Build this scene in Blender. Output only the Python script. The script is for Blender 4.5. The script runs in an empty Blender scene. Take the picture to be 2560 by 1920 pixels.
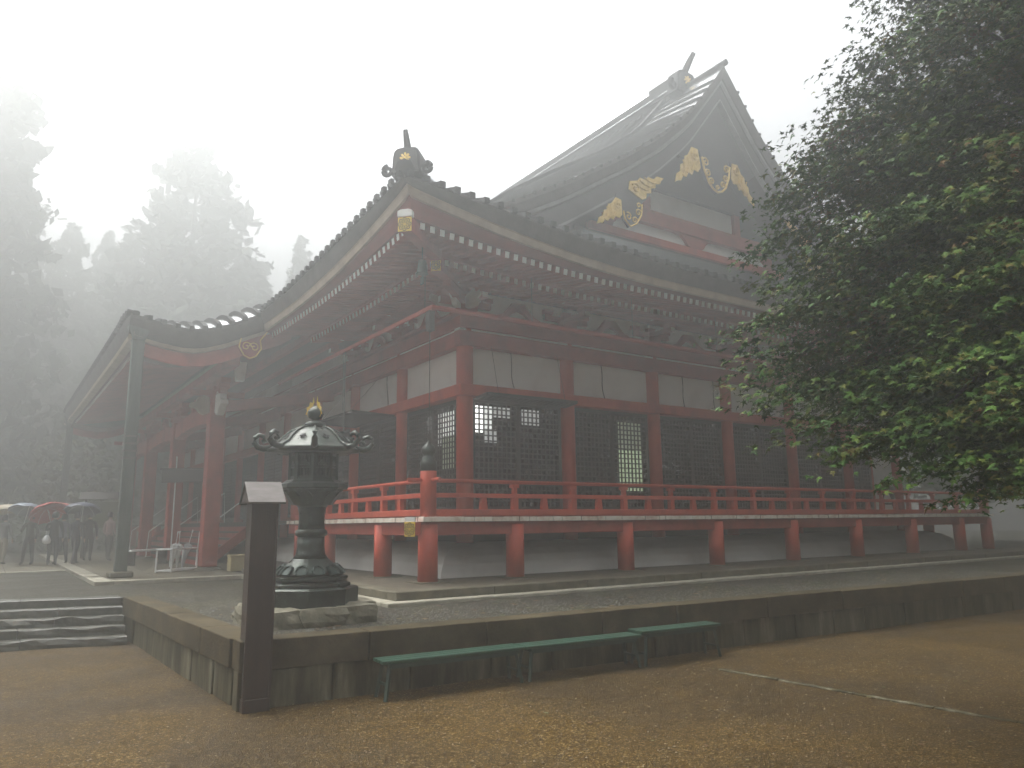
import bpy, bmesh, math, random
import numpy as np
from mathutils import Vector, Matrix
random.seed(7); rng = np.random.default_rng(7)
S = bpy.context.scene
COL = S.collection
PI = math.pi

# ------------------------------------------------------------------ camera, sky, sun, exposure
YAW, PITCH, ROLL = 0.9711798975570928, 0.18160252322325188, -0.01164425945610807
CAM = Vector((-6.421208279540238, -12.070986603100849, 1.0))
def cam_axes():
    cy, sy, cp, sp = math.cos(YAW), math.sin(YAW), math.cos(PITCH), math.sin(PITCH)
    f = Vector((cy*cp, sy*cp, sp)); r = Vector((sy, -cy, 0)); u = r.cross(f)
    c, s = math.cos(ROLL), math.sin(ROLL)
    return c*r+s*u, -s*r+c*u, f
r_, u_, f_ = cam_axes()
cd = bpy.data.cameras.new('camera'); camera = bpy.data.objects.new('camera', cd); COL.objects.link(camera)
camera.matrix_world = Matrix(((r_.x, u_.x, -f_.x, CAM.x), (r_.y, u_.y, -f_.y, CAM.y), (r_.z, u_.z, -f_.z, CAM.z), (0, 0, 0, 1)))
cd.sensor_width = 36; cd.lens = 36*1892.22/2560; cd.clip_start = .05; cd.clip_end = 600
S.camera = camera
W = bpy.data.worlds.new('World'); S.world = W; W.use_nodes = True
nt = W.node_tree; bg = nt.nodes['Background']
SUN_EL, SUN_AZ = math.radians(63), math.radians(118)
sky = nt.nodes.new('ShaderNodeTexSky'); sky.sky_type = 'NISHITA'; sky.sun_disc = False
sky.sun_elevation = SUN_EL; sky.sun_rotation = math.radians(90)-SUN_AZ
sky.air_density = 1.0; sky.dust_density = 4.0; sky.ozone_density = 1.0
hsv = nt.nodes.new('ShaderNodeHueSaturation'); hsv.inputs['Saturation'].default_value = .12
nt.links.new(sky.outputs[0], hsv.inputs['Color']); nt.links.new(hsv.outputs[0], bg.inputs[0])
bg.inputs[1].default_value = .15
sl = bpy.data.lights.new('sun', 'SUN'); sl.energy = 1.15; sl.angle = math.radians(40); sl.color = (1, .975, .91)
sun = bpy.data.objects.new('sun', sl); COL.objects.link(sun)
sd = Vector((math.cos(SUN_EL)*math.cos(SUN_AZ), math.cos(SUN_EL)*math.sin(SUN_AZ), math.sin(SUN_EL)))
sun.rotation_euler = sd.to_track_quat('Z', 'Y').to_euler()
vs = S.view_settings; vs.view_transform = 'Standard'; vs.look = 'None'; vs.gamma = 1; vs.use_curve_mapping = False
vs.exposure = 2.6
cy_ = S.cycles
cy_.use_adaptive_sampling = True; cy_.adaptive_threshold = .02
cy_.use_denoising = True
try: cy_.denoiser = 'OPENIMAGEDENOISE'
except Exception: pass
cy_.max_bounces = 8; cy_.diffuse_bounces = 3; cy_.glossy_bounces = 2; cy_.transmission_bounces = 2
cy_.transparent_max_bounces = 4; cy_.volume_bounces = 4; cy_.sample_clamp_indirect = 8
cy_.caustics_reflective = False; cy_.caustics_refractive = False
HAZE_DENSITY, HAZE_COLOR, HAZE_ANISO = .033, (.45, .459, .456), .74

# ------------------------------------------------------------------ materials
MATS = {}
def mat(name, cols, scale=3.0, rough=.6, metal=0.0, bump=0.0, bscale=None, detail=6, stretch=(1, 1, 1), rough_var=0.0, spec=.5, coord='Object', island=0.0, stops=None):
    m = bpy.data.materials.new(name); m.use_nodes = True; n = m.node_tree.nodes; L = m.node_tree.links
    b = n['Principled BSDF']
    b.inputs['Roughness'].default_value = rough; b.inputs['Metallic'].default_value = metal
    b.inputs['Specular IOR Level'].default_value = spec
    tc = n.new('ShaderNodeTexCoord'); mp = n.new('ShaderNodeMapping'); mp.inputs['Scale'].default_value = stretch
    if coord == 'World':
        g = n.new('ShaderNodeNewGeometry'); L.new(g.outputs['Position'], mp.inputs[0])
    else: L.new(tc.outputs[coord], mp.inputs[0])
    no = n.new('ShaderNodeTexNoise'); no.inputs['Scale'].default_value = scale; no.inputs['Detail'].default_value = detail
    no.inputs['Roughness'].default_value = .65
    L.new(mp.outputs[0], no.inputs['Vector'])
    r = n.new('ShaderNodeValToRGB'); e = r.color_ramp.elements
    k = len(cols)
    st = stops or [.3+.4*i/(max(1, k-1)) for i in range(k)]
    e[0].position = st[0]; e[0].color = (*cols[0], 1)
    e[1].position = st[-1]; e[1].color = (*cols[-1], 1)
    for i in range(1, k-1):
        x = e.new(st[i]); x.color = (*cols[i], 1)
    src = no.outputs['Fac']
    if island:
        g2 = n.new('ShaderNodeNewGeometry'); mx = n.new('ShaderNodeMath'); mx.operation = 'MULTIPLY_ADD'
        mx.inputs[1].default_value = island; L.new(g2.outputs['Random Per Island'], mx.inputs[0])
        sb = n.new('ShaderNodeMath'); sb.operation = 'SUBTRACT'; L.new(no.outputs['Fac'], sb.inputs[0]); sb.inputs[1].default_value = island/2
        L.new(sb.outputs[0], mx.inputs[2]); src = mx.outputs[0]
    L.new(src, r.inputs[0]); L.new(r.outputs[0], b.inputs['Base Color'])
    if rough_var:
        mr = n.new('ShaderNodeMapRange'); mr.inputs[3].default_value = rough-rough_var; mr.inputs[4].default_value = rough+rough_var
        mr.inputs[1].default_value = .3; mr.inputs[2].default_value = .7
        L.new(no.outputs['Fac'], mr.inputs[0]); L.new(mr.outputs[0], b.inputs['Roughness'])
    if bump:
        n2 = n.new('ShaderNodeTexNoise'); n2.inputs['Scale'].default_value = bscale or scale*4; n2.inputs['Detail'].default_value = 4
        L.new(mp.outputs[0], n2.inputs['Vector'])
        bp = n.new('ShaderNodeBump'); bp.inputs['Strength'].default_value = bump; bp.inputs['Distance'].default_value = .02
        L.new(n2.outputs['Fac'], bp.inputs['Height']); L.new(bp.outputs[0], b.inputs['Normal'])
    MATS[name] = m
    return m
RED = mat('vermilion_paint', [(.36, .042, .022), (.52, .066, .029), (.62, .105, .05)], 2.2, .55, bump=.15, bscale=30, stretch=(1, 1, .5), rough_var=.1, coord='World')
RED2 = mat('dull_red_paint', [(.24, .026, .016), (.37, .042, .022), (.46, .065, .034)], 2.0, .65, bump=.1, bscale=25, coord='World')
PLASTER = mat('white_plaster', [(.74, .71, .66), (.84, .82, .78), (.88, .86, .82)], 1.3, .85, bump=.08, bscale=12, coord='World')
WHITEP = mat('white_end_paint', [(.66, .64, .60), (.82, .81, .78)], 6, .6)
EDGEW = mat('weathered_white_edge', [(.52, .34, .26), (.76, .66, .56), (.86, .82, .74)], 5, .7, coord='World', bump=.1)
DARKW = mat('dark_lattice_wood', [(.022, .018, .015), (.045, .036, .028)], 6, .6, coord='World')
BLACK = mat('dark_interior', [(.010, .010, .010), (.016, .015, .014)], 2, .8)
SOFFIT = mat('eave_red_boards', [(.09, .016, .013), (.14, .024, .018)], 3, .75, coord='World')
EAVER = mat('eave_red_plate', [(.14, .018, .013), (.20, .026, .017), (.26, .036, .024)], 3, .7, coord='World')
LBOARD = mat('pale_eave_board', [(.28, .21, .145), (.37, .285, .205), (.45, .36, .27)], 3, .7, coord='World', bump=.1)
ROOFD = mat('dark_roof_edge', [(.045, .042, .038), (.075, .07, .062), (.10, .094, .082)], 3, .8, coord='World', bump=.3, bscale=20)
ROOF = mat('wet_copper_roof', [(.40, .415, .43), (.50, .515, .53), (.58, .595, .61)], 2.2, .20, metal=.9, coord='World', rough_var=.06)
RIB = mat('roof_rib_copper', [(.012, .013, .013), (.022, .023, .023), (.036, .037, .037)], 4, .7, metal=.0, spec=.15, coord='World', rough_var=.08)
BARGE = mat('grey_barge_wood', [(.045, .043, .042), (.07, .067, .065)], 3, .75, coord='World', stretch=(.4, 1, 1))
BARGEL = mat('barge_edge_metal', [(.16, .16, .16), (.24, .24, .235)], 5, .5, metal=.3)
GOLD = mat('gilded_metal', [(.62, .38, .06), (.86, .58, .13), (.95, .70, .24)], 9, .38, metal=.85, bump=.4, bscale=35)
GOLDY = mat('yellow_gilded_plate', [(.85, .56, .05), (.95, .68, .08)], 6, .5, metal=.0)
EMBLEM = mat('dark_emblem', [(.05, .04, .02), (.09, .07, .03)], 9, .6)
STONE = mat('pale_granite', [(.075, .066, .043), (.125, .112, .077), (.19, .172, .12)], 4, .7, spec=.25, bump=.25, bscale=40, coord='World', rough_var=.15)
STONEL = mat('light_kerb_granite', [(.26, .24, .18), (.38, .355, .275), (.50, .47, .38)], 4, .55, bump=.2, bscale=40, coord='World', rough_var=.12)
WALLST = mat('stained_wall_stone', [(.020, .017, .008), (.050, .043, .022), (.11, .098, .06), (.23, .215, .155)], 2.6, .8, spec=.15, bump=.4, bscale=25, coord='World', stretch=(1.6, 1.6, .28), stops=[.28, .44, .58, .74])
COPING = mat('brown_coping_stone', [(.028, .021, .009), (.066, .051, .026), (.12, .096, .056)], 2.2, .8, spec=.15, bump=.4, bscale=30, coord='World', rough_var=.15)
STEPST = mat('wet_step_stone', [(.03, .031, .024), (.066, .066, .052), (.14, .137, .112)], 4, .45, bump=.5, bscale=16, coord='World', rough_var=.15)
ROCK = mat('mossy_rock', [(.085, .08, .052), (.17, .155, .105), (.28, .255, .19)], 5, .75, bump=.6, bscale=18)
BRONZE = mat('dark_bronze', [(.018, .022, .018), (.032, .038, .03), (.05, .075, .06)], 7, .36, metal=.45, bump=.25, bscale=50, rough_var=.1)
BRONZEG = mat('verdigris_bronze', [(.018, .024, .02), (.035, .055, .046), (.06, .10, .085)], 12, .7, metal=.1, bump=.3, bscale=60)
POSTW = mat('dark_sign_wood', [(.020, .011, .008), (.034, .019, .013), (.05, .028, .02)], 3, .5, bump=.15, bscale=40, stretch=(3, 3, .4), rough_var=.1)
CAPM = mat('pale_zinc_cap', [(.085, .072, .066), (.125, .108, .10), (.17, .15, .145)], 5, .5, metal=.1, stretch=(1, 3, 3))
GREEN = mat('green_bench_paint', [(.014, .046, .028), (.022, .066, .041), (.036, .09, .06)], 5, .4, bump=.1, bscale=30, rough_var=.08)
DGREEN = mat('dark_green_metal', [(.015, .035, .025), (.03, .055, .04)], 6, .5)
PIPE = mat('grey_green_pipe', [(.045, .06, .05), (.08, .10, .085), (.12, .14, .12)], 3, .5, metal=.2, stretch=(3, 3, .5), coord='World')
WHITEM = mat('white_metal', [(.72, .73, .73), (.82, .82, .82)], 6, .4)
YEL = mat('pale_yellow_box', [(.40, .33, .14), (.52, .44, .22)], 4, .6)
TRUNK = mat('tree_bark', [(.02, .016, .013), (.045, .036, .028)], 6, .85, bump=.6, bscale=20)
MAPLE = mat('maple_leaf', [(.018, .046, .008), (.034, .082, .013), (.060, .115, .018), (.105, .115, .022), (.11, .05, .018)], 1.2, .65, spec=.1, island=.55, stops=[.18, .42, .58, .74, .90], coord='World')
MAPLE.node_tree.nodes['Principled BSDF'].inputs['Subsurface Weight'].default_value = 0
CEDAR = mat('cedar_foliage', [(.018, .035, .016), (.035, .062, .025), (.055, .085, .035)], 1.5, .7, island=.4)
BUSH = mat('hedge_leaf', [(.04, .06, .018), (.075, .10, .03), (.11, .13, .045)], 1.5, .6, island=.4)
GLASS = mat('window_glass', [(.012, .014, .013), (.016, .018, .017)], 1, .03, spec=.9)
SKIN = mat('skin', [(.45, .27, .19), (.55, .34, .25)], 5, .6)
HAIR = mat('black_hair', [(.012, .010, .009), (.02, .017, .015)], 8, .5)
def plain(name, c, rough=.7): return mat(name, [tuple(x*.8 for x in c), c], 5, rough)
def ground_mat(name, cols, grain, wet, wscale, mul, bump, stops=None):
    """coarse grains whose colour, wetness and relief come from world position"""
    m = bpy.data.materials.new(name); m.use_nodes = True; n = m.node_tree.nodes; L = m.node_tree.links; b = n['Principled BSDF']
    b.inputs['Specular IOR Level'].default_value = .16
    g = n.new('ShaderNodeNewGeometry'); P = g.outputs['Position']
    def noise(s, d=5, ro=.6):
        x = n.new('ShaderNodeTexNoise'); x.inputs['Scale'].default_value = s; x.inputs['Detail'].default_value = d; x.inputs['Roughness'].default_value = ro
        L.new(P, x.inputs['Vector']); return x.outputs['Fac']
    vo = n.new('ShaderNodeTexVoronoi'); vo.inputs['Scale'].default_value = grain; L.new(P, vo.inputs['Vector'])
    sep = n.new('ShaderNodeSeparateColor'); L.new(vo.outputs['Color'], sep.inputs[0])
    ramp = n.new('ShaderNodeValToRGB'); e = ramp.color_ramp.elements
    k = len(cols); st = stops or [i/(k-1) for i in range(k)]
    e[0].position = st[0]; e[0].color = (*cols[0], 1); e[1].position = st[-1]; e[1].color = (*cols[-1], 1)
    for i in range(1, k-1): x = e.new(st[i]); x.color = (*cols[i], 1)
    L.new(sep.outputs[0], ramp.inputs[0])
    r2 = n.new('ShaderNodeMapRange'); r2.inputs[1].default_value = .38; r2.inputs[2].default_value = .62; r2.inputs[3].default_value = mul; r2.inputs[4].default_value = 1.1
    L.new(noise(wscale, 6), r2.inputs[0])
    r3 = n.new('ShaderNodeMapRange'); r3.inputs[1].default_value = .3; r3.inputs[2].default_value = .7; r3.inputs[3].default_value = .72; r3.inputs[4].default_value = 1.25
    L.new(noise(9, 4), r3.inputs[0])
    mm = n.new('ShaderNodeMath'); mm.operation = 'MULTIPLY'; L.new(r2.outputs[0], mm.inputs[0]); L.new(r3.outputs[0], mm.inputs[1])
    vm = n.new('ShaderNodeVectorMath'); vm.operation = 'SCALE'; L.new(ramp.outputs[0], vm.inputs[0]); L.new(mm.outputs[0], vm.inputs['Scale'])
    L.new(vm.outputs[0], b.inputs['Base Color'])
    rr = n.new('ShaderNodeMapRange'); rr.inputs[1].default_value = mul; rr.inputs[2].default_value = 1.1; rr.inputs[3].default_value = wet; rr.inputs[4].default_value = .75
    L.new(r2.outputs[0], rr.inputs[0]); L.new(rr.outputs[0], b.inputs['Roughness'])
    bp = n.new('ShaderNodeBump'); bp.inputs['Strength'].default_value = bump; bp.inputs['Distance'].default_value = .012
    L.new(vo.outputs['Distance'], bp.inputs['Height']); L.new(bp.outputs[0], b.inputs['Normal'])
    return m, n, L, ramp, vm, b, noise
SAND = ground_mat('wet_yellow_sand', [(.028, .0145, .0022), (.052, .028, .004), (.075, .042, .0065), (.105, .063, .012), (.24, .18, .08)], 72, .42, .45, .62, .9, [0, .3, .6, .85, 1])[0]
GRAV, n, L, ramp, vm, b, noise = ground_mat('grey_gravel', [(.014, .013, .008), (.036, .033, .022), (.064, .058, .039), (.16, .148, .105)], 40, .5, .6, .7, 1.0, [0, .35, .75, 1])
mx = n.new('ShaderNodeMix'); mx.data_type = 'RGBA'
mr = n.new('ShaderNodeMapRange'); mr.inputs[1].default_value = .50; mr.inputs[2].default_value = .66; L.new(noise(.55, 7, .7), mr.inputs[0])
sx = n.new('ShaderNodeSeparateXYZ'); gg = n.new('ShaderNodeNewGeometry'); L.new(gg.outputs['Position'], sx.inputs[0])
mr2 = n.new('ShaderNodeMapRange'); mr2.inputs[1].default_value = -3.; mr2.inputs[2].default_value = 3.; mr2.inputs[3].default_value = .12; mr2.inputs[4].default_value = 1.0; L.new(sx.outputs[0], mr2.inputs[0])
m2 = n.new('ShaderNodeMath'); m2.operation = 'MULTIPLY'; L.new(mr.outputs[0], m2.inputs[0]); L.new(mr2.outputs[0], m2.inputs[1])
L.new(m2.outputs[0], mx.inputs['Factor']); L.new(vm.outputs[0], mx.inputs['A']); mx.inputs['B'].default_value = (.034, .042, .006, 1)
L.new(mx.outputs['Result'], b.inputs['Base Color'])
EARTH = mat('damp_earth', [(.05, .042, .026), (.085, .07, .045), (.12, .10, .07)], 3, .7, bump=.5, bscale=25, coord='World')

# ------------------------------------------------------------------ mesh helpers
class MB:
    def __init__(s): s.v = []; s.f = []; s.m = []; s.mi = 0
    def add(s, vs, fs):
        o = len(s.v); s.v += [tuple(p) for p in vs]; s.f += [tuple(i+o for i in q) for q in fs]; s.m += [s.mi]*len(fs); return s
    def box(s, x0, x1, y0, y1, z0, z1, T=None):
        p = [(x, y, z) for z in (z0, z1) for y in (y0, y1) for x in (x0, x1)]
        if T: p = [tuple(T @ Vector(q)) for q in p]
        return s.add(p, [(0, 2, 3, 1), (4, 5, 7, 6), (0, 1, 5, 4), (2, 6, 7, 3), (0, 4, 6, 2), (1, 3, 7, 5)])
    def beam(s, a, b, w, h, up=(0, 0, 1)):
        a, b = Vector(a), Vector(b); d = (b-a).normalized(); u = Vector(up)
        r = d.cross(u)
        if r.length < 1e-5: r = d.cross(Vector((1, 0, 0)))
        r.normalize(); u = r.cross(d)
        p = []
        for q in (a, b):
            for i, j in ((-1, -1), (1, -1), (1, 1), (-1, 1)): p.append(q+r*(i*w/2)+u*(j*h/2))
        return s.add(p, [(3, 2, 1, 0), (4, 5, 6, 7), (0, 1, 5, 4), (1, 2, 6, 5), (2, 3, 7, 6), (3, 0, 4, 7)])
    def tube(s, pts, r, n=8, cap=True, ph=0.0):
        pts = [Vector(p) for p in pts]; k = len(pts); R = r if hasattr(r, '__len__') else [r]*k
        ref = Vector((0, 0, 1)); vs = []; fs = []
        for i, p in enumerate(pts):
            d = (pts[min(i+1, k-1)]-pts[max(i-1, 0)]).normalized()
            a = d.cross(ref)
            if a.length < .05: a = d.cross(Vector((1, 0, 0)))
            a.normalize(); b_ = d.cross(a)
            for j in range(n):
                t = 2*PI*j/n+ph; vs.append(p+(a*math.cos(t)+b_*math.sin(t))*R[i])
        for i in range(k-1):
            for j in range(n):
                fs.append((i*n+j, i*n+(j+1) % n, (i+1)*n+(j+1) % n, (i+1)*n+j))
        if cap: fs.append(tuple(range(n))); fs.append(tuple(range((k-1)*n, k*n))[::-1])
        return s.add(vs, fs)
    def lathe(s, prof, n=24, c=(0, 0, 0), rf=None, phase=0):
        vs = []; fs = []; k = len(prof)
        for i, (r, z) in enumerate(prof):
            for j in range(n):
                t = 2*PI*j/n+phase; q = r*(rf(t, i/(k-1)) if rf else 1)
                vs.append((c[0]+q*math.cos(t), c[1]+q*math.sin(t), c[2]+z))
        for i in range(k-1):
            for j in range(n): fs.append((i*n+j, i*n+(j+1) % n, (i+1)*n+(j+1) % n, (i+1)*n+j))
        fs.append(tuple(range(n))[::-1]); fs.append(tuple(range((k-1)*n, k*n)))
        return s.add(vs, fs)
    def prism(s, poly, o, a, b, d0, d1):
        """polygon in axes a,b from o, extruded along a x b from d0 to d1"""
        o, a, b = Vector(o), Vector(a), Vector(b); c = a.cross(b).normalized(); n = len(poly)
        vs = [o+a*x+b*y+c*d0 for x, y in poly]+[o+a*x+b*y+c*d1 for x, y in poly]
        fs = [tuple(range(n))[::-1], tuple(range(n, 2*n))]+[(i, (i+1) % n, (i+1) % n+n, i+n) for i in range(n)]
        return s.add(vs, fs)
    def grid(s, rows):
        k = len(rows[0]); vs = [p for r in rows for p in r]
        return s.add(vs, [(i*k+j, i*k+j+1, (i+1)*k+j+1, (i+1)*k+j) for i in range(len(rows)-1) for j in range(k-1)])
    def mesh(s, name, mats, smooth=False):
        me = bpy.data.meshes.new(name); me.from_pydata(s.v, [], s.f)
        for m in (mats if isinstance(mats, (list, tuple)) else [mats]): me.materials.append(m)
        me.polygons.foreach_set('material_index', s.m)
        if smooth: me.polygons.foreach_set('use_smooth', [True]*len(s.f))
        me.update()
        return me
    def build(s, name, mats, parent=None, smooth=False, loc=None, bevel=0):
        return link(name, s.mesh(name, mats, smooth), parent, loc, bevel)
def link(name, me, parent=None, loc=None, bevel=0):
    o = bpy.data.objects.new(name, me); COL.objects.link(o)
    if parent: o.parent = parent
    if loc is not None: o.location = loc
    if bevel:
        q = o.modifiers.new('edge', 'BEVEL'); q.width = bevel; q.segments = 1; q.limit_method = 'ANGLE'
    return o
def tag(o, label=None, cat=None, group=None, kind=None):
    if label: o['label'] = label
    if cat: o['category'] = cat
    if group: o['group'] = group
    if kind: o['kind'] = kind
    return o
def thing(name, label, cat, loc=(0, 0, 0), rz=0, group=None):
    o = bpy.data.objects.new(name, None); COL.objects.link(o); o.location = loc; o.rotation_euler = (0, 0, rz)
    o.empty_display_size = .3
    return tag(o, label, cat, group)
def copy_tree(o, parent=None):
    c = o.copy(); COL.objects.link(c)
    if parent: c.parent = parent
    for ch in [x for x in o.children]: copy_tree(ch, c)
    return c
def box(name, m, parent, x0, x1, y0, y1, z0, z1, bevel=0): return MB().box(x0, x1, y0, y1, z0, z1).build(name, m, parent, bevel=bevel)
AX, AY, AZ = Vector((1, 0, 0)), Vector((0, 1, 0)), Vector((0, 0, 1))
def rot2(pts, a, s=1, o=(0, 0)): 
    c, d = math.cos(a), math.sin(a); return [(o[0]+s*(x*c-y*d), o[1]+s*(x*d+y*c)) for x, y in pts]
def spiral(c, r0, r1, a0, turns, n=22):
    return [(c[0]+(r0+(r1-r0)*i/n)*math.cos(a0+2*PI*turns*i/n), c[1]+(r0+(r1-r0)*i/n)*math.sin(a0+2*PI*turns*i/n)) for i in range(n+1)]

# ------------------------------------------------------------------ ground, terrace, haze
ZT, ZG = -.17, -.83
WX, WY = -4.2, -3.85           # terrace corner
def wall_y(x): return WY-.06*(x-WX)
STEP_X = -4.40
def step_y(x, k): return 2.78-.25*k+.30*(STEP_X-x)
def sheet(name, m, xs, ys, zf, kind='structure'):
    rows = [[(x, y, zf(x, y)) for x in xs] for y in ys]
    o = MB().grid(rows).build(name, m, smooth=True); tag(o, kind=kind); return o
def spaced(a, b, c0, c1, fine, coarse):
    out = []; x = a
    while x < b:
        out.append(x); x += fine if c0 <= x < c1 else coarse
    return out+[b]
from mathutils import noise as mn
def zlow(x, y):
    q = .014*mn.noise((x*.5, y*.5, 0))+.006*mn.noise((x*2.1, y*2.1, 3)) if abs(x) < 22 and abs(y) < 22 else 0
    return ZG+q-.006
sheet('ground', SAND, spaced(-130, 130, -14, 14, .35, 9), spaced(-120, 130, -14, 6, .35, 9), zlow)
# raised terrace: one prism with a gravel top
poly = [(STEP_X+.28, step_y(STEP_X, 0)+.02), (WX+.28, WY+.28), (70, wall_y(70)+.28), (70, 110), (-70, 110), (-70, step_y(-20, 0)), (-20, step_y(-20, 0)+.02)]
tb = MB(); n_ = len(poly)
tb.add([(x, y, ZT-.012) for x, y in poly]+[(x, y, ZG-.3) for x, y in poly], [tuple(range(n_))[::-1] if False else tuple(range(n_))]+[(i, i+n_, (i+1) % n_+n_, (i+1) % n_) for i in range(n_)])
tag(tb.build('terrace_ground', GRAV), kind='structure')
hz = MB().box(-128, 128, -118, 128, ZG-1.2, 33.5); me = hz.mesh('haze', [])
hm = bpy.data.materials.new('haze_air'); hm.use_nodes = True; n = hm.node_tree.nodes; n.remove(n['Principled BSDF'])
pv = n.new('ShaderNodeVolumePrincipled'); pv.inputs['Color'].default_value = (*HAZE_COLOR, 1); pv.inputs['Density'].default_value = HAZE_DENSITY
pv.inputs['Anisotropy'].default_value = HAZE_ANISO
hm.node_tree.links.new(pv.outputs[0], n['Material Output'].inputs['Volume'])
me.materials.append(hm); tag(link('haze', me), kind='stuff')

# ------------------------------------------------------------------ terrace wall and steps
tw = thing('terrace_wall', 'low stained stone wall with brown coping around the gravel terrace', 'wall', (WX, WY, ZG))
def walled(a, b, inward, seed):
    """coping stones and wall slabs from a to b (plan points)"""
    rd = random.Random(seed); a, b = Vector((*a, 0)), Vector((*b, 0)); d = (b-a).normalized(); Ln = (b-a).length; nn = Vector((*inward, 0))
    base = Vector((WX, WY, ZG))
    s = 0
    while s < Ln-.02:
        e = min(Ln, s+rd.uniform(1.3, 2.0))
        if Ln-e < .5: e = Ln
        g = .008; j = rd.uniform(-.012, .012); p = []
        for z in (.365, .665+rd.uniform(-.004, .004)):
            for t, w in ((s+g, j), (e-g, j), (e-g, .36), (s+g, .36)): p.append(a+d*t+nn*w+Vector((0, 0, z))-Vector((WX, WY, 0)))
        MB().add(p, [(3, 2, 1, 0), (4, 5, 6, 7), (0, 1, 5, 4), (1, 2, 6, 5), (2, 3, 7, 6), (3, 0, 4, 7)]).build('coping_stone', COPING, tw, bevel=.008)
        s = e
    s = 0
    while s < Ln-.02:
        e = min(Ln, s+rd.uniform(.7, 1.15))
        if Ln-e < .35: e = Ln
        g = .010; j = .035+rd.uniform(-.014, .014); p = []
        for z in (-.25, .362):
            for t, w in ((s+g, j), (e-g, j), (e-g, .25), (s+g, .25)): p.append(a+d*t+nn*w+Vector((0, 0, z))-Vector((WX, WY, 0)))
        MB().add(p, [(3, 2, 1, 0), (4, 5, 6, 7), (0, 1, 5, 4), (1, 2, 6, 5), (2, 3, 7, 6), (3, 0, 4, 7)]).build('wall_slab', WALLST, tw, bevel=.006)
        s = e
walled((WX, WY), (30, wall_y(30)), (0.06, 1), 1)
walled((STEP_X, step_y(STEP_X, 0)), (WX-.0, WY+.372), (1, 0), 2)
st = thing('stone_steps', 'five wet worn stone steps up to the terrace', 'steps', (STEP_X, step_y(STEP_X, 5), ZG))
for k in range(5):
    x = STEP_X-.02; rd = random.Random(30+k); rough = [.004, .012, .045, .038, .045][k]
    while x > -17:
        x2 = x-rd.uniform(.9, 1.9); m = MB(); N = 9
        zt = ZT-.132*k; zb = zt-.16; ox, oy, oz = st.location
        fr = []; 
        for i in range(N):
            q = x+(x2-x)*(.004+.992*i/(N-1)); yf = step_y(q, k)
            w = rough*2.2*mn.noise((q*2.3, k*5.1, 0)); h = rough*1.1*mn.noise((q*2.9, k*3.3, 7))
            fr.append([(q-ox, yf-.0+w-oy, zb-oz), (q-ox, yf+w*.3-.004-oy, (zt+zb)/2-oz), (q-ox, yf+w-oy, zt-.014+h-oz), (q-ox, yf+w+.02-oy, zt+h*.4-oz), (q-ox, yf+.4-oy, zt+.001-oz), (q-ox, yf+.4-oy, zb-oz)])
        m.grid(fr); m.add(fr[0], [(0, 1, 2, 3, 4, 5)]); m.add(fr[-1], [(5, 4, 3, 2, 1, 0)])
        m.build('step_stone', STEPST, st); x = x2

# ------------------------------------------------------------------ stone platform under the hall, paving, kerbs
LX, LY = 20.5, 33.2
sp = thing('stone_platform', 'pale granite kerbed platform under the red veranda', 'platform', (0, 0, 0))
PX0, PY0, PX1, PY1 = -1.3, -1.45, LX+1.3, LY+1.3
MB().box(PX0+.3, PX1-.3, PY0+.3, PY1-.3, -.16, -.003).build('platform_floor', EARTH, sp)
rd = random.Random(5)
def kerbs(name, m, x0, x1, y0, y1, z0, z1, axis, parent, a=1.0, b=2.2, gap=.004):
    p = x0 if axis == 0 else y0; end = x1 if axis == 0 else y1
    while p < end-.01:
        e = min(end, p+rd.uniform(a, b))
        if end-e < .4: e = end
        dz = rd.uniform(-.003, .003)
        if axis == 0: MB().box(p+gap, e-gap, y0, y1, z0, z1+dz).build(name, m, parent, bevel=.012)
        else: MB().box(x0, x1, p+gap, e-gap, z0, z1+dz).build(name, m, parent, bevel=.012)
        p = e
kerbs('kerb_stone', STONE, PX0, PX1, PY0, PY0+.34, -.165, 0, 0, sp)
kerbs('kerb_stone', STONE, PX0, PX0+.34, PY0+.345, 7, -.165, 0, 1, sp)
kerbs('kerb_stone', STONE, PX1-.34, PX1, PY0+.345, 8, -.165, 0, 1, sp)
kerbs('edging_stone', STONEL, PX0-.24, PX1+.24, PY0-.24, PY0-.004, -.2, -.125, 0, sp, 1.5, 2.6)
kerbs('edging_stone', STONEL, PX0-.24, PX0-.004, PY0+.002, 6.4, -.2, -.125, 1, sp, 1.5, 2.6)
pp = thing('porch_paving', 'wet pale stone paving under the porch roof', 'paving', (-3, 6.4, ZT))
def slab(x0, x1, y0, y1, z0, z1, name='paving_slab', m=STONE, parent=None, bev=.006):
    par = parent or pp; ox, oy, oz = par.location
    MB().box(x0-ox+.004, x1-ox-.004, y0-oy+.004, y1-oy-.004, z0-oz, z1-oz).build(name, m, par, bevel=bev)
y = 6.42
while y < 27:
    h = 1.5
    slab(-4.5, -4.15, y, min(27, y+h*1.3), -.22, -.10, 'kerb_stone', STONEL)
    for x0, x1 in ((-4.15, -3.1), (-3.1, -2.2), (-2.2, -1.31)): slab(x0, x1, y, y+h, -.22, -.105)
    y += h
slab(-4.15, -1.31, 6.1, 6.41, -.22, -.102, 'kerb_stone', STONEL); slab(-4.5, -4.15, 6.1, 6.41, -.22, -.10, 'kerb_stone', STONEL)
pt = thing('approach_path', 'pale stone path leading away left from the porch', 'path', (-4.52, 16.5, ZT))
x = -4.52
while x > -26:
    slab(x-1.4, x, 12.8, 13.15, -.22, -.15, 'kerb_stone', STONEL, pt)
    for y in (13.16, 14.9, 16.6, 18.3): slab(x-1.4, x, y, y+1.7, -.22, -.155, 'paving_slab', STONE, pt)
    x -= 1.4
for o in (pt, pp, sp): o['kind'] = 'structure'
kb = MB()
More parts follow.
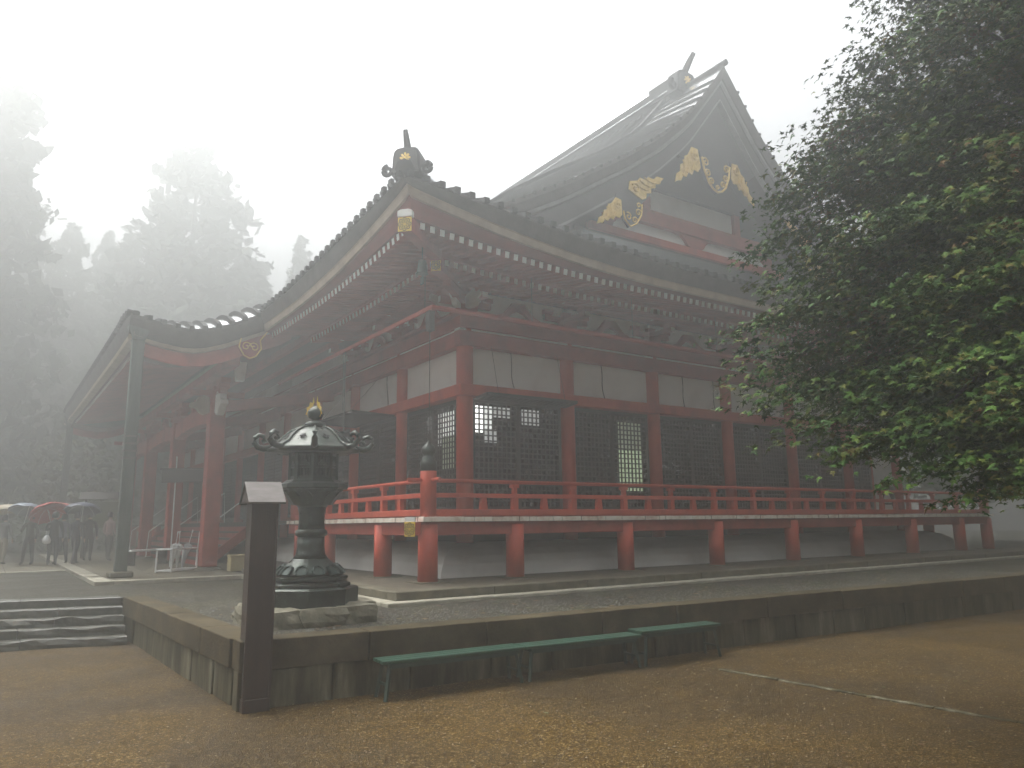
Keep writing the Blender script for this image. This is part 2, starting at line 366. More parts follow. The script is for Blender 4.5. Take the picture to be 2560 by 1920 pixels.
for i in range(14):
    p = Vector((1.30, -5.35, ZG)).lerp(Vector((1.52, -9.9, ZG)), i/13)
kbt = thing('ground_kerb', 'thin pale stone kerb line flush with the sand right of the benches', 'kerb', (1.30, -5.3, ZG))
yy = 0
while yy > -5.2:
    e = yy-rd.uniform(.7, 1.1); MB().box(-.035, .035, e+.004, yy-.004, -.1, .012+rd.uniform(-.006, .004)).build('kerb_stone', WALLST, kbt, bevel=.008); yy = e
kbt.rotation_euler = (0, 0, math.radians(3))

# ------------------------------------------------------------------ the temple hall
D, B, BY = 1.855, 2.81, 2.95
CXS = [D+B*k for k in range(7)]; CYS = [D+BY*k for k in range(11)]
X1, Y1 = CXS[-1], CYS[-1]                                   # 18.715, 31.355
hall = thing('temple_hall', 'vermilion temple hall with sweeping grey roofs, veranda and porch', 'temple')
# columns
colm = MB().lathe([(.185, 0), (.185, 5.4), (.165, 5.5)], 14).mesh('column', RED, True)
for x in CXS: link('column', colm, hall, (x, D, 0))
for y in CYS[1:]: link('column', colm, hall, (D, y, 0))
for y in CYS[1:]: link('column', colm, hall, (X1, y, 0))
# wall faces: (along axis, count of bays, pitch)
def face_box(name, m, face, a0, a1, out0, out1, z0, z1, parent=None, bevel=0):
    """box on the right face (along X) or the front face (along Y); out = distance outside the wall line"""
    if face == 'R': return box(name, m, parent or hall, a0, a1, D-out1, D-out0, z0, z1, bevel)
    return box(name, m, parent or hall, D-out1, D-out0, a0, a1, z0, z1, bevel)
for face, ps in (('R', CXS), ('L', CYS)):
    a, e = ps[0], ps[-1]
    s0 = a-.24 if face == 'R' else a+.02
    for k in range(len(ps)-1):
        q0, q1 = ps[k]+.14, ps[k+1]-.14
        face_box('plaster_panel', PLASTER, face, q0, q1, -.06, .0, 3.93, 4.82)
        face_box('frieze_panel', PLASTER, face, q0-.1, q1+.1, -.06, -.01, 5.56, 6.1)
        if not (face == 'L' and 2 <= k <= 7):
            face_box('sill_beam', RED, face, q0, q1, -.08, .10, 1.12, 1.26, bevel=.01)
        face_box('kick_panel', DARKW if k != 5 or face == 'L' else PLASTER, face, q0, q1, -.06, -.02, .45, 1.12)
    for nm, m, o, z0, z1 in (('lower_tie_beam', RED, .235, 3.70, 3.95), ('upper_tie_beam', RED2, .20, 4.80, 5.14), ('pale_strip', PLASTER, .17, 5.142, 5.19), ('head_beam', RED2, .21, 5.192, 5.46), ('wall_plate', RED2, .27, 5.50, 5.58)):  # a thin pale strip runs between upper tie beam and head beam
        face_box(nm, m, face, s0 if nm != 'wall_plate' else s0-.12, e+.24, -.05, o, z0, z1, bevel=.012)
box('dark_core', BLACK, hall, D+.55, X1-.3, D+.55, Y1-.2, .02, 6.2)  # solid black box standing in for the unlit interior, blocks light
box('back_wall', PLASTER, hall, D+.6, X1, Y1-.1, Y1, 0, 6.2)
box('far_side_wall', PLASTER, hall, X1-.12, X1, D+.06, Y1-.2, 0, 6.2)
# lattice windows
def lattice(face, a0, a1, kind):
    z0, z1 = 1.27, 3.69
    w = bpy.data.objects.new('lattice_window', None); COL.objects.link(w); w.parent = hall
    face_box('window_pane', GLASS, face, a0, a1, -.12, -.10, z0, z1, w)
    for q0, q1, u0, u1 in ((a0, a0+.10, z0, z1), (a1-.10, a1, z0, z1), ((a0+a1)/2-.06, (a0+a1)/2+.06, z0, z1), (a0+.10, (a0+a1)/2-.06, z0, z0+.09), ((a0+a1)/2+.06, a1-.10, z0, z0+.09), (a0+.10, (a0+a1)/2-.06, z1-.09, z1), ((a0+a1)/2+.06, a1-.10, z1-.09, z1)):
        face_box('window_frame', DARKW, face, q0, q1, -.07, -.005, u0, u1, w)
    sp_ = .118; bars = []
    for h0, h1 in ((a0+.10, (a0+a1)/2-.06), ((a0+a1)/2+.06, a1-.10)):
        n = round((h1-h0)/sp_)
        for i in range(1, n): c = h0+(h1-h0)*i/n; bars.append((c-.015, c+.015, -.055, -.03, z0+.09, z1-.09))
        n = round((z1-z0-.18)/sp_)
        for i in range(1, n): c = z0+.09+(z1-z0-.18)*i/n; bars.append((h0, h1, -.031, -.012, c-.015, c+.015))
    if kind == 'single':
        for b_ in bars: face_box('lattice_bar', DARKW, face, b_[0], b_[1], b_[2], b_[3], b_[4], b_[5], w)
    else:
        m = MB()
        for q0, q1, o0, o1, u0, u1 in bars:
            if face == 'R': m.box(q0, q1, D-o1, D-o0, u0, u1)
            else: m.box(D-o1, D-o0, q0, q1, u0, u1)
        tag(m.build('lattice_grid', DARKW, w), kind='stuff')
for k in range(6):
    q0, q1 = CXS[k]+.17, CXS[k+1]-.17
    if k < 5: lattice('R', q0, q1, 'single' if k in (0, 2) else 'joined')
    else:
        lattice('R', q0, q0+1.2, 'joined'); face_box('plaster_panel', PLASTER, 'R', q0+1.25, q1, -.06, -.02, 1.27, 3.69); face_box('door_post', RED, 'R', q0+1.2, q0+1.25, -.06, .03, 1.27, 3.69)
for k in range(5): lattice('L', CYS[k]+.17, CYS[k+1]-.17, 'single' if k == 0 else 'joined')
for k in range(5, 10): lattice('L', CYS[k]+.17, CYS[k+1]-.17, 'joined')
# lamplight on the papered screens just inside the corner, and a greenish lit screen further along
def lit(name, c, e):
    m = plain(name, c, .6); b = m.node_tree.nodes['Principled BSDF']; b.inputs['Emission Color'].default_value = (*c, 1); b.inputs['Emission Strength'].default_value = e; return m
LITW = [lit('lit_paper_bright', (.95, .97, .93), .50), lit('lit_paper_mid', (.9, .93, .9), .22), lit('lit_paper_dim', (.85, .88, .86), .09), lit('lit_paper_green', (.62, .78, .5), .11), lit('lit_paper_faint', (.7, .8, .6), .035)]
for face, a0, a1, z0, z1, k in (('R', 2.10, 2.38, 2.96, 3.55, 0), ('R', 2.385, 2.60, 3.05, 3.55, 1), ('R', 2.605, 3.10, 3.32, 3.55, 2), ('R', 3.42, 3.9, 3.2, 3.55, 2), ('R', 2.385, 2.75, 2.75, 3.04, 2), ('L', 2.45, 3.00, 2.95, 3.52, 1), ('L', 3.005, 3.27, 2.75, 3.50, 2), ('L', 3.42, 3.66, 3.1, 3.52, 1), ('L', 2.45, 3.0, 2.2, 2.94, 4), ('R', 6.35, 7.15, 1.75, 2.75, 3), ('R', 6.35, 7.15, 2.76, 3.45, 4)):
    face_box('lit_screen', LITW[k], face, a0, a1, -.098, -.085, z0, z1)
# raised shutters held out under the lower beam
def shutter(face, a0, a1, OD=1.25):
    w = bpy.data.objects.new('raised_shutter', None); COL.objects.link(w); w.parent = hall
    m = MB()
    def P(a, o, z): return (a, D-o, z) if face == 'R' else (D-o, a, z)
    for a in (a0, a1): m.beam(P(a, .16, 3.66), P(a, OD, 3.70), .06, .06)
    for o in (.16, OD): m.beam(P(a0, o, 3.66+.04*(o-.16)/(OD-.16)), P(a1, o, 3.66+.04*(o-.16)/(OD-.16)), .06, .06)
    m.build('shutter_frame', DARKW, w)
    m = MB(); n = int((a1-a0)/.14)
    for i in range(1, n): a = a0+(a1-a0)*i/n; m.beam(P(a, .18, 3.66), P(a, OD-.03, 3.70), .035, .03)
    for i in range(1, 8): o = .16+(OD-.16)*i/8; m.beam(P(a0, o, 3.66+.04*(o-.16)/(OD-.16)+.02), P(a1, o, 3.66+.04*(o-.16)/(OD-.16)+.02), .035, .025)
    tag(m.build('shutter_grid', DARKW, w), kind='stuff')
    MB().grid([[P(a0, .17, 3.69), P(a1, .17, 3.69)], [P(a0, OD-.01, 3.735), P(a1, OD-.01, 3.735)]]).build('shutter_board', DARKW, w)
    for a in (a0+.3, a1-.3): MB().tube([P(a, OD-.05, 3.74), P(a, .30, 4.82)], .005, 5).build('shutter_hook', BRONZE, w)
shutter('R', CXS[0]+.2, CXS[1]-.2, .62); shutter('L', CYS[1]+.25, CYS[2]-.2)
# hanging cords on the plaster
for face, a, s in (('R', 3.05, 1), ('R', 5.75, 1), ('R', 8.6, .6), ('R', 9.8, .6), ('L', 5.75, -1)):
    pts = []
    for i in range(9):
        t = i/8; q = a+s*.10*t*t+.02*math.sin(t*7); z = 4.82-.9*t
        pts.append((q, D-.03, z) if face == 'R' else (D-.03, q, z))
    MB().tube(pts, .011, 5).build('hanging_cord', DARKW, hall)
# brackets and struts above the wall plate
def bracket(face, a, corner=False):
    m = MB()
    def P(q, o, z): return (q, D-o, z) if face == 'R' else (D-o, q, z)
    def bb(q0, q1, o0, o1, z0, z1):
        m.box(q0, q1, D-o1, D-o0, z0, z1) if face == 'R' else m.box(D-o1, D-o0, q0, q1, z0, z1)
    bb(a-.21, a+.21, -.21, .21, 5.585, 5.72); bb(a-.65, a+.65, -.06, .075, 5.722, 5.86); bb(a-.075, a+.075, .08, .85, 5.722, 5.84)
    for q in (-.55, 0, .55): bb(a+q-.12, a+q+.12, -.10, .12, 5.862, 5.97)
    bb(a-.11, a+.11, .62, .86, 5.842, 5.95); bb(a-.6, a+.6, .68, .80, 5.952, 6.06)
    m.mi = 1
    for q in (-.655, .65): bb(a+q, a+q+.006, -.055, .07, 5.727, 5.855)
    bb(a-.07, a+.07, .852, .858, 5.727, 5.835)
    for q in (-.606, .60): bb(a+q, a+q+.006, .69, .79, 5.957, 6.055)
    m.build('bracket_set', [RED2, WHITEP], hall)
for x in CXS: bracket('R', x)
for y in CYS[1:3]+CYS[8:]: bracket('L', y)
strut = [(-.75, 0), (-.62, .05), (-.42, .12), (-.28, .26), (-.16, .40), (.16, .40), (.28, .26), (.42, .12), (.62, .05), (.75, 0), (.52, 0), (.30, .05), (.16, .17), (0, .22), (-.16, .17), (-.30, .05), (-.52, 0)]
for k in range(6):
    MB().prism(strut, ((CXS[k]+CXS[k+1])/2, D, 5.582), AX, AZ, -.0, .10).build('frog_leg_strut', RED2, hall)
for k in range(2):
    MB().prism(strut, (D, (CYS[k]+CYS[k+1])/2, 5.582), -AY, AZ, 0, .10).build('frog_leg_strut', RED2, hall)
# corner arms reaching out on the diagonal, pale carved noses
m = MB()
for o, z in ((.55, 5.78), (1.05, 5.80)):
    m.beam((D, D, z), (D-o, D-o, z+.02), .16, .15); 
m.build('corner_bracket', RED2, hall)
for dx, dy, L in ((-.72, -.72, .9), (-.95, 0.02, .85), (.02, -.95, .85)):
    v = Vector((dx, dy, 0)).normalized(); p = Vector((D, D, 5.62))+v*.22
    prof = [(0, 0), (.22, -.03), (.42, -.02), (.55, .10), (.72, .16), (.70, .28), (.52, .26), (.38, .36), (.15, .32), (0, .26)]
    MB().prism([(x*L, z) for x, z in prof], p-v.cross(AZ)*-.07, v, AZ, -.06, .06).build('carved_nose', WHITEP if dx*dy > .1 else LBOARD, hall, bevel=.01)

# ---- eaves
E0 = -1.1; EX1, EY1 = LX+1.1, LY+1.1
KY0, KY1, KX = 7.2, 26.0, -4.1
def lift(s, a, r, p): return a*max(0, 1-max(s, 0)/r)**p
def Ltile(s): return lift(s, .45, 6.5, 1.3)
def Lsof(s): return lift(s, .66, 6.5, 2)
def Lraf(s): return lift(s, .36, 5.2, 1.8)
TT = [0, 1.5, 3, 4.21, 5.35, 6.35, 7.41, 8.57, 9.85, 10.91, 11.39]
TZ = [6.44, 7.04, 7.70, 8.37, 9.0, 9.64, 10.32, 11.16, 12.3, 13.6, 14.2]
def dropv(t): return .06+.50*max(0, min(1, (t-2.4)/3.0))*max(.16, min(1, (11.6-t)/4.5))
def Zs(t): return float(np.interp(t, TT, TZ))+.06*min(1, max(0, t/2.4))
def Zm(t): return float(np.interp(t, TT, TZ))+(dropv(t) if t > 2.4 else .06*max(0, t/2.4))
def fe(face, a, o, z): return (a, o, z) if face == 'R' else (o, a, z)        # eave coordinate: o from deck corner line
def scorner(a, n): return min(a-E0, n-E0-a) if a > n/2 else a-E0
N = {'R': LX, 'L': LY}
def along(face):
    n = N[face]; q = [E0+.0]
    return [E0+(n-2*E0)*i/96 for i in range(97)]
for face in 'RL':
    n = N[face]; A_ = along(face)
    def clampa(a, o): return max(o, min(n-o, a))
    def strip(name, m, prof, smooth=True):
        """prof: list of (o, z, liftfn); swept along the whole eave, mitred on the diagonals"""
        rows = []
        for a in A_:
            s = min(a-E0, n-E0-a)
            rows.append([fe(face, clampa(a, o), o, z+lf(s)) for o, z, lf in prof])
        MB().grid(rows).build(name, m, hall, smooth=False)
    strip('eave_edge', ROOFD, [(E0+.02, 6.46, Ltile), (E0, 6.40, Ltile), (E0+.05, 6.24, lambda s: (Ltile(s)+Lsof(s))/2), (E0+.10, 6.12, Lsof)])
    strip('pale_eave_board', LBOARD, [(E0+.10, 6.12, Lsof), (E0+.12, 6.10, Lsof), (E0+.15, 5.978, Lsof), (E0+.20, 5.970, Lsof)])
    strip('flying_rafter_plate', EAVER, [(E0+.198, 5.972, Lsof), (-.86, 5.965, lambda s: (Lsof(s)+Lraf(s))/2), (-.80, 5.95, Lraf), (-.66, 5.945, Lraf)])
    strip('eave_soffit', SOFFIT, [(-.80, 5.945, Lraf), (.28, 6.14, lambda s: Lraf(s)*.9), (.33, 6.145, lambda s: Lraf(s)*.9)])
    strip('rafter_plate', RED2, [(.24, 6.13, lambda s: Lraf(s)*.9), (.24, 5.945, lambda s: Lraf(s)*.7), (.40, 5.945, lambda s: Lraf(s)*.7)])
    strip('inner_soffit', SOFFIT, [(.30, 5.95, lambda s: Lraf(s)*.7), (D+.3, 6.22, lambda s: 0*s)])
    strip('eave_purlin', RED2, [(D-.80, 5.97, lambda s: 0), (D-.80, 6.10, lambda s: 0), (D-.66, 6.12, lambda s: 0), (D-.66, 5.97, lambda s: 0), (D-.80, 5.97, lambda s: 0)])
# rafters: one object each, painted white on the end
def rafter(name, face, a, o0, z0, o1, z1, w=.098, h=.122):
    m = MB(); m.beam(fe(face, a, o0, z0), fe(face, a, o1, z1), w, h)
    m.m = [0]*6; d = Vector(fe(face, 0, o1, z1))-Vector(fe(face, 0, o0, z0))
    # white end: the first cap, set 3 mm proud
    m.mi = 1; q = d.normalized()*.004; p0 = Vector(fe(face, a, o0, z0)); m.beam(p0-q, p0+q*.2, w-.004, h-.004)
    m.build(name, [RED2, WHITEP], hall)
def run(face, end):
    n = N[face]; a = -.56
    while a < end:
        s = min(a-E0, n-E0-a); o1 = min(.55, a+.05, n-a+.05)
        if o1 > -.6: rafter('flying_rafter', face, a, -.75, 5.88+Lraf(s), o1, 5.88+Lraf(s)*.9+.185*(o1+.75))
        a += .2
    a = .52
    while a < end:
        s = min(a-E0, n-E0-a); o1 = min(1.8, a, n-a)
        if o1 > .36: rafter('base_rafter', face, a, .30, 5.885+Lraf(s)*.7, o1, 5.885+Lraf(s)*.7*(1-(o1-.3)/1.6)+.175*(o1-.3), .09, .115)
        a += .205
run('R', 21.0); run('L', 7.3)
hr = bpy.data.objects.new('hip_rafter', None); COL.objects.link(hr); hr.parent = hall
MB().beam((-1.04, -1.04, 6.03), (.5, .5, 6.16), .20, .26).build('hip_rafter_beam', RED2, hr)
MB().beam((.28, .28, 5.93), (1.9, 1.9, 6.12), .22, .26).build('hip_rafter_beam', RED2, hr)
dg = Vector((-1, -1, 0)).normalized(); sd_ = Vector((1, -1, 0)).normalized()
def emblem(parent, o, a, b, w, h, ring=.36):
    """gilded plate with a dark ringed flower crest, in axes a (right) and b (up), facing a x b"""
    o, a, b = Vector(o), Vector(a), Vector(b)
    MB().prism([(-w/2, -h/2), (w/2, -h/2), (w/2, h/2), (-w/2, h/2)], o, a, b, 0, .012).build('emblem_plate', GOLDY, parent)
    R = min(w, h)*ring; m = MB(); K = 8
    for k in range(K):
        t = 2*PI*k/K; c = (R*math.cos(t), R*math.sin(t))
        pts = [o+a*(c[0]+R*.34*math.cos(t+PI/2+q))+b*(c[1]+R*.34*math.sin(t+PI/2+q))+a.cross(b).normalized()*.017 for q in [-PI+PI*i/6 for i in range(7)]]
        m.tube(pts, R*.085, 5)
        m.prism([(R*.36*math.cos(t-.3), R*.36*math.sin(t-.3)), (R*.72*math.cos(t-.12), R*.72*math.sin(t-.12)), (R*.72*math.cos(t+.12), R*.72*math.sin(t+.12)), (R*.36*math.cos(t+.3), R*.36*math.sin(t+.3))], o, a, b, .012, .018)
    ringpts = [(R*.9*math.cos(2*PI*i/24), R*.9*math.sin(2*PI*i/24)) for i in range(25)]
    m.tube([o+a*x+b*y+a.cross(b).normalized()*.014 for x, y in ringpts], R*.07, 5, cap=False)
    m.build('emblem_crest', EMBLEM, parent)
emblem(hr, Vector((-1.05, -1.05, 6.0)), sd_, AZ, .24, .25)
MB().prism([(-.13, 0), (.13, 0), (.13, .10), (.07, .125), (-.07, .125), (-.13, .10)], Vector((-1.0, -1.0, 6.145)), sd_, AZ, -.02, .09).build('rafter_cap', WHITEP, hr)
emblem(hr, Vector((.275, .275, 5.92)), sd_, AZ, .20, .24)
wb = bpy.data.objects.new('wind_bell', None); COL.objects.link(wb); wb.parent = hall
MB().tube([(-.35, -.35, 5.98), (-.35, -.35, 5.72)], .008, 6).build('bell_cord', BRONZE, wb)
MB().lathe([(.03, .27), (.07, .25), (.085, .12), (.10, .02), (.115, 0), (.09, .0)], 14, (-.35, -.35, 5.45)).build('bell_body', BRONZEG, wb, True)
MB().box(-.36, -.34, -.40, -.30, 5.25, 5.40).build('bell_clapper', BRONZEG, wb)

# ---- lower side roof, main front slope, their ribs
roof = bpy.data.objects.new('roof', None); COL.objects.link(roof); roof.parent = hall
GY = 2.65; GT = GY-E0                                     # gable wall
VY = 1.08; SY = 3.3                                       # verge line and start of the curved verge strip
def zR(x, t):
    s = min(x-E0, EX1-x); return Zs(min(t, 4.2))+Ltile(s)*max(0, 1-t/3.6)
rows = []
for i in range(15):
    t = GT*i/14; rows.append([(E0+t+(EX1-E0-2*t)*j/80, E0+t, zR(E0+t+(EX1-E0-2*t)*j/80, t)) for j in range(81)])
MB().grid(rows).build('side_roof_slope', ROOF, roof, smooth=True)
CX = (E0+EX1)/2                                           # ridge
HALF = CX-E0
def zL(t, y):
    s = min(y-E0, EY1-y); z = Zm(t)+Ltile(s)*max(0, 1-t/3.6)
    for v in (y, LY-y):
        if t > 2.4 and v < SY: z -= dropv(t)*((SY-v)/(SY-VY))**1.4
    return z
ysm = [VY+(SY-VY)*i/8 for i in range(9)]+[SY+(LY-2*SY)*i/24 for i in range(1, 25)]+[LY-SY+(SY-VY)*i/8 for i in range(1, 9)]
for sgn in (1, -1):
    X = lambda t: E0+t if sgn > 0 else EX1-t
    rows = []
    for i in range(9):
        t = 2.4*i/8; rows.append([(X(t), E0+t+(EY1-E0-2*t)*j/60, zL(t, E0+t+(EY1-E0-2*t)*j/60)) for j in range(61)])
    MB().grid(rows if sgn > 0 else [r[::-1] for r in rows]).build('eave_roof_slope', ROOF, roof, smooth=True)
    rows = [[(X(t), y, zL(t, y)) for y in ysm] for t in [2.4+(HALF-2.4)*i/28 for i in range(29)]]
    MB().grid(rows if sgn > 0 else [r[::-1] for r in rows]).build('main_roof_slope', ROOF, roof, smooth=True)
rows = [[(x, EY1, 6.4), (x, LY-VY, Zm(min(x-E0, EX1-x)) if 2 < x < LX-2 else 7)] for x in [E0+(EX1-E0)*i/20 for i in range(21)]]
MB().grid(rows).build('rear_roof_slope', ROOF, roof, smooth=True)
# ribs of the lower side roof
x = E0+.1
while x < EX1-.05:
    s = min(x-E0, EX1-x); tm = min(GT, s)
    if tm > .12:
        pts = [(x, E0-.03+(tm+.03)*i/5, zR(x, tm*i/5)+.03) for i in range(6)]
        MB().tube(pts, .068, 4, ph=PI/4).build('roof_rib', RIB, roof)
    x += .305
y = E0+.25
while y < KY0+.2:
    tm = min(2.4, y-E0)
    pts = [(E0-.03+(tm+.03)*i/4, y, zL(tm*i/4, y)+.03) for i in range(5)]
    MB().tube(pts, .068, 4, ph=PI/4).build('roof_rib', RIB, roof); y += .305
# eave end tiles hang over the edge between the ribs (front corner part)
for face, end in (('R', 21.5), ('L', KY0)):
    m = MB(); a = E0+.1
    while a < end:
        s = min(a-E0, N[face]-E0-a); z = 6.44+Ltile(s)+.02
        c = Vector(fe(face, a, E0-.035, z)); n_ = Vector(fe(face, 0, -1, 0))
        m.tube([c-n_*.02, c+n_*.05], .078, 4, ph=PI/4); a += .305
    tag(m.build('end_tile', RIB, roof), kind='stuff')
# main slope ribs (running down the front slope) and verge ribs (running out to the verge)
y = SY+.5
while y < 31.4:
    t0 = 2.2 if y > 7 else 2.0
    ts = [t0+(HALF-.25-t0)*i/9 for i in range(10)]
    MB().tube([(E0+t, y, zL(t, y)+.03) for t in ts], .075, 5).build('roof_rib', RIB, roof); y += .42
t = 2.55; 
while t < HALF-.35:
    for sgn in (1, -1):
        X_ = E0+t if sgn > 0 else EX1-t
        pts = [(X_, y, zL(t, y)+.018) for y in (VY-.06, VY+.1, VY+.4, VY+.8, VY+1.3, VY+1.8, SY)]
        MB().tube(pts, .050, 4, ph=PI/4).build('verge_rib', RIB, roof)
    t += .295
# descending ridge, main ridge, verge edge
for sgn in (1, -1):
    X = lambda t: E0+t if sgn > 0 else EX1-t
    ts = [2.5+(HALF-2.5)*i/20 for i in range(21)]
    m = MB()
    m.grid([[(X(t), SY-.10, zL(t, SY)), (X(t), SY-.09, zL(t, SY)+.17), (X(t), SY+.09, zL(t, SY)+.17), (X(t), SY+.10, zL(t, SY))] for t in ts])
    m.build('descending_ridge', RIB, roof, smooth=False)
    # verge edge band and barge board
    pr = [(VY-.02, .02), (VY-.03, -.10), (VY+.06, -.34), (VY+.10, -.36)]
    MB().grid([[(X(t), y, zL(t, VY)+dz) for y, dz in pr] for t in ts]).build('verge_edge', ROOFD, roof)
    MB().grid([[(X(t), y, zL(t, VY)+dz) for y, dz in ((VY+.10, -.36), (VY+.11, -.46), (VY+.17, -.50))] for t in ts]).build('verge_moulding', BARGEL, roof)
    MB().grid([[(X(t), VY+.22, zL(t, VY)-.42), (X(t), VY+.22, zL(t, VY)-.50-.55*(1.0-.25*(t/HALF))), (X(t), VY+.34, zL(t, VY)-.50-.55*(1.0-.25*(t/HALF))), (X(t), VY+.34, zL(t, VY)-.42)] for t in ts]).build('barge_board', BARGE, roof)
    MB().grid([[(X(t), VY+.205, zL(t, VY)-.52-.53*(1.0-.25*(t/HALF))), (X(t), VY+.20, zL(t, VY)-.585-.53*(1.0-.25*(t/HALF))), (X(t), VY+.36, zL(t, VY)-.585-.53*(1.0-.25*(t/HALF)))] for t in ts]).build('barge_edge', BARGEL, roof)
    MB().grid([[(X(t), VY+.1, zL(t, VY)-.36), (X(t), GY+.1, zL(t, VY)-.30)] for t in ts]).build('verge_soffit', BARGE, roof)
zr = Zm(HALF)-.06
rg = bpy.data.objects.new('main_ridge', None); COL.objects.link(rg); rg.parent = hall
MB().box(CX-.26, CX+.26, 2.95, LY-2.95, zr-.25, zr+.36, None).build('ridge_body', RIB, rg, bevel=.03)
MB().tube([(CX, 2.9, zr+.40), (CX, LY-2.9, zr+.40)], .15, 10).build('ridge_cap', ROOF, rg)
for q in (-.24, .24): MB().tube([(CX+q*1.15, 2.9, zr+.06), (CX+q*1.15, LY-2.9, zr+.06)], .03, 6).build('ridge_bead', ROOF, rg)
MB().tube([(CX, VY-.12, zr+.02), (CX, 2.5, zr+.02)], .09, 8).build('ridge_tail', RIB, rg)
def flower(o, a, b, R, m, name, parent, petals=8, d=.02):
    mm = MB(); o, a, b = Vector(o), Vector(a), Vector(b)
    for k in range(petals):
        t = 2*PI*k/petals
        mm.prism(rot2([(.30, -.03), (.62, -.20), (.95, -.16), (1.0, 0), (.95, .16), (.62, .20), (.30, .03)], t, R), o, a, b, 0, d)
    mm.prism([(.26*R*math.cos(2*PI*i/10), .26*R*math.sin(2*PI*i/10)) for i in range(10)], o, a, b, 0, d*1.3)
    return mm.build(name, m, parent)
def ornament(parent, o, out, w, h, horn_lean=0):
    """ridge-end ornament: domed block, two scrolls, a crest and a leaning horn"""
    o, out = Vector(o), Vector(out).normalized(); a = AZ.cross(out); a.normalize()
    dome = [(-.56, 0), (.56, 0), (.50, .30), (.49, .62), (.44, .84), (.33, .93), (0, .97), (-.33, .93), (-.44, .84), (-.49, .62), (-.50, .30)]
    MB().prism([(x*w, z*h) for x, z in dome], o, a, AZ, -.45, .0).build('ornament_block', RIB, parent, bevel=.015)
    MB().prism([(x*w*.82, z*h*.86+.03) for x, z in dome], o, a, AZ, 0, .03).build('ornament_face', BARGE, parent)
    for s in (-1, 1):
        m = MB(); sp2 = spiral((s*w*.70, h*.20), .20*w, .03, PI/2 if s > 0 else PI/2, -s*1.4)
        m.tube([o+a*x+AZ*z-out*.06 for x, z in sp2], [.085*w*(1-.4*i/len(sp2)) for i in range(len(sp2))], 7); m.build('ornament_scroll', RIB, parent, True)
    flower(o+AZ*h*.52+out*.04, a, AZ, w*.19, GOLD, 'ornament_crest', parent)
    hb = o+AZ*h*.86-out*.12; pts = [hb+AZ*(.66*h*t)+out*(.42*h*t*(1+horn_lean*t)) for t in [i/6 for i in range(7)]]
    MB().tube(pts, [w*(.125-.045*i/6)*(1+.15*math.sin(i/6*PI)) for i in range(7)], 8).build('ornament_horn', RIB, parent, True)
hc = bpy.data.objects.new('hip_ridge', None); COL.objects.link(hc); hc.parent = hall
pts = []
for i in range(13):
    t = -.0+3.6*i/12; pts.append((E0+t, E0+t, zR(E0+t, t)+.10))
MB().tube(pts, .17, 8).build('hip_ridge_body', RIB, hc)
MB().tube([(p[0], p[1], p[2]+.18) for p in pts[1:]], .09, 8).build('hip_ridge_cap', ROOF, hc)
ornament(hc, (-1.04, -1.04, 6.93), (-1, -1, 0), .50, .52, -.2)
ro = bpy.data.objects.new('ridge_ornament', None); COL.objects.link(ro); ro.parent = hall
MB().box(CX-.28, CX+.28, 2.6, 3.9, zr-.1, zr+.48).build('ornament_plinth', RIB, ro, bevel=.03)
ornament(ro, (CX, 2.5, zr-.22), (0, -1, 0), .82, .80, .4)
for s, nm in ((1, EX1),):
    pts = [(EX1-3.6*i/8, E0+3.6*i/8, zR(EX1-3.6*i/8, 3.6*i/8)+.1) for i in range(9)]
    MB().tube(pts, .17, 8).build('hip_ridge_body', RIB, hc)

# ---- gable wall
gb = bpy.data.objects.new('gable', None); COL.objects.link(gb); gb.parent = hall
tri = [(x, Zm(min(x-E0, EX1-x))-.42) for x in [E0+3.9+(EX1-E0-7.8)*i/30 for i in range(31)]]
MB().prism([(tri[-1][0], 8.05)]+tri[::-1]+[(tri[0][0], 8.05)], (0, GY+.06, 0), AX, AZ, -.12, -.06).build('gable_boards', BARGE, gb)
def gbox(name, m, x0, x1, z0, z1, o): return box(name, m, gb, x0, x1, GY-o, GY+.05, z0, z1)
GC = CX
gbox('gable_plaster', PLASTER, GC-3.6, GC+3.6, 8.93, 9.32, .02); 
gbox('gable_plaster', PLASTER, GC-2.05, GC+2.05, 9.70, 10.45, .02)
gbox('gable_beam', RED, GC-4.1, GC+4.1, 8.74, 8.95, .16); gbox('gable_beam', RED2, GC-3.0, GC+3.0, 9.32, 9.74, .20); gbox('gable_beam', BARGE, GC-2.2, GC+2.2, 10.45, 10.7, .18)
MB().prism([(-1.0, .37), (-.62, .34), (-.42, .19), (-.34, .06), (-.16, 0), (.16, 0), (.34, .06), (.42, .19), (.62, .34), (1.0, .37)], (GC, GY-.03, 8.95), AX, AZ, 0, .10).build('gable_strut', RED2, gb)
for s in (-1, 1):
    MB().prism([(0, .37), (0, 0), (.30, 0), (.36, .14), (.52, .28), (.9, .37)] if s < 0 else [(0, .37), (-.9, .37), (-.52, .28), (-.36, .14), (-.30, 0), (0, 0)], (GC+s*3.6, GY-.03, 8.95), AX, AZ, 0, .08).build('gable_corbel', RED2, gb)
    gbox('gable_post', RED2, GC+s*1.95-.13, GC+s*1.95+.13, 9.72, 10.45, .14)
gbox('gable_flashing', ROOF, GC-4.6, GC+4.6, 8.1, 8.74, .05)
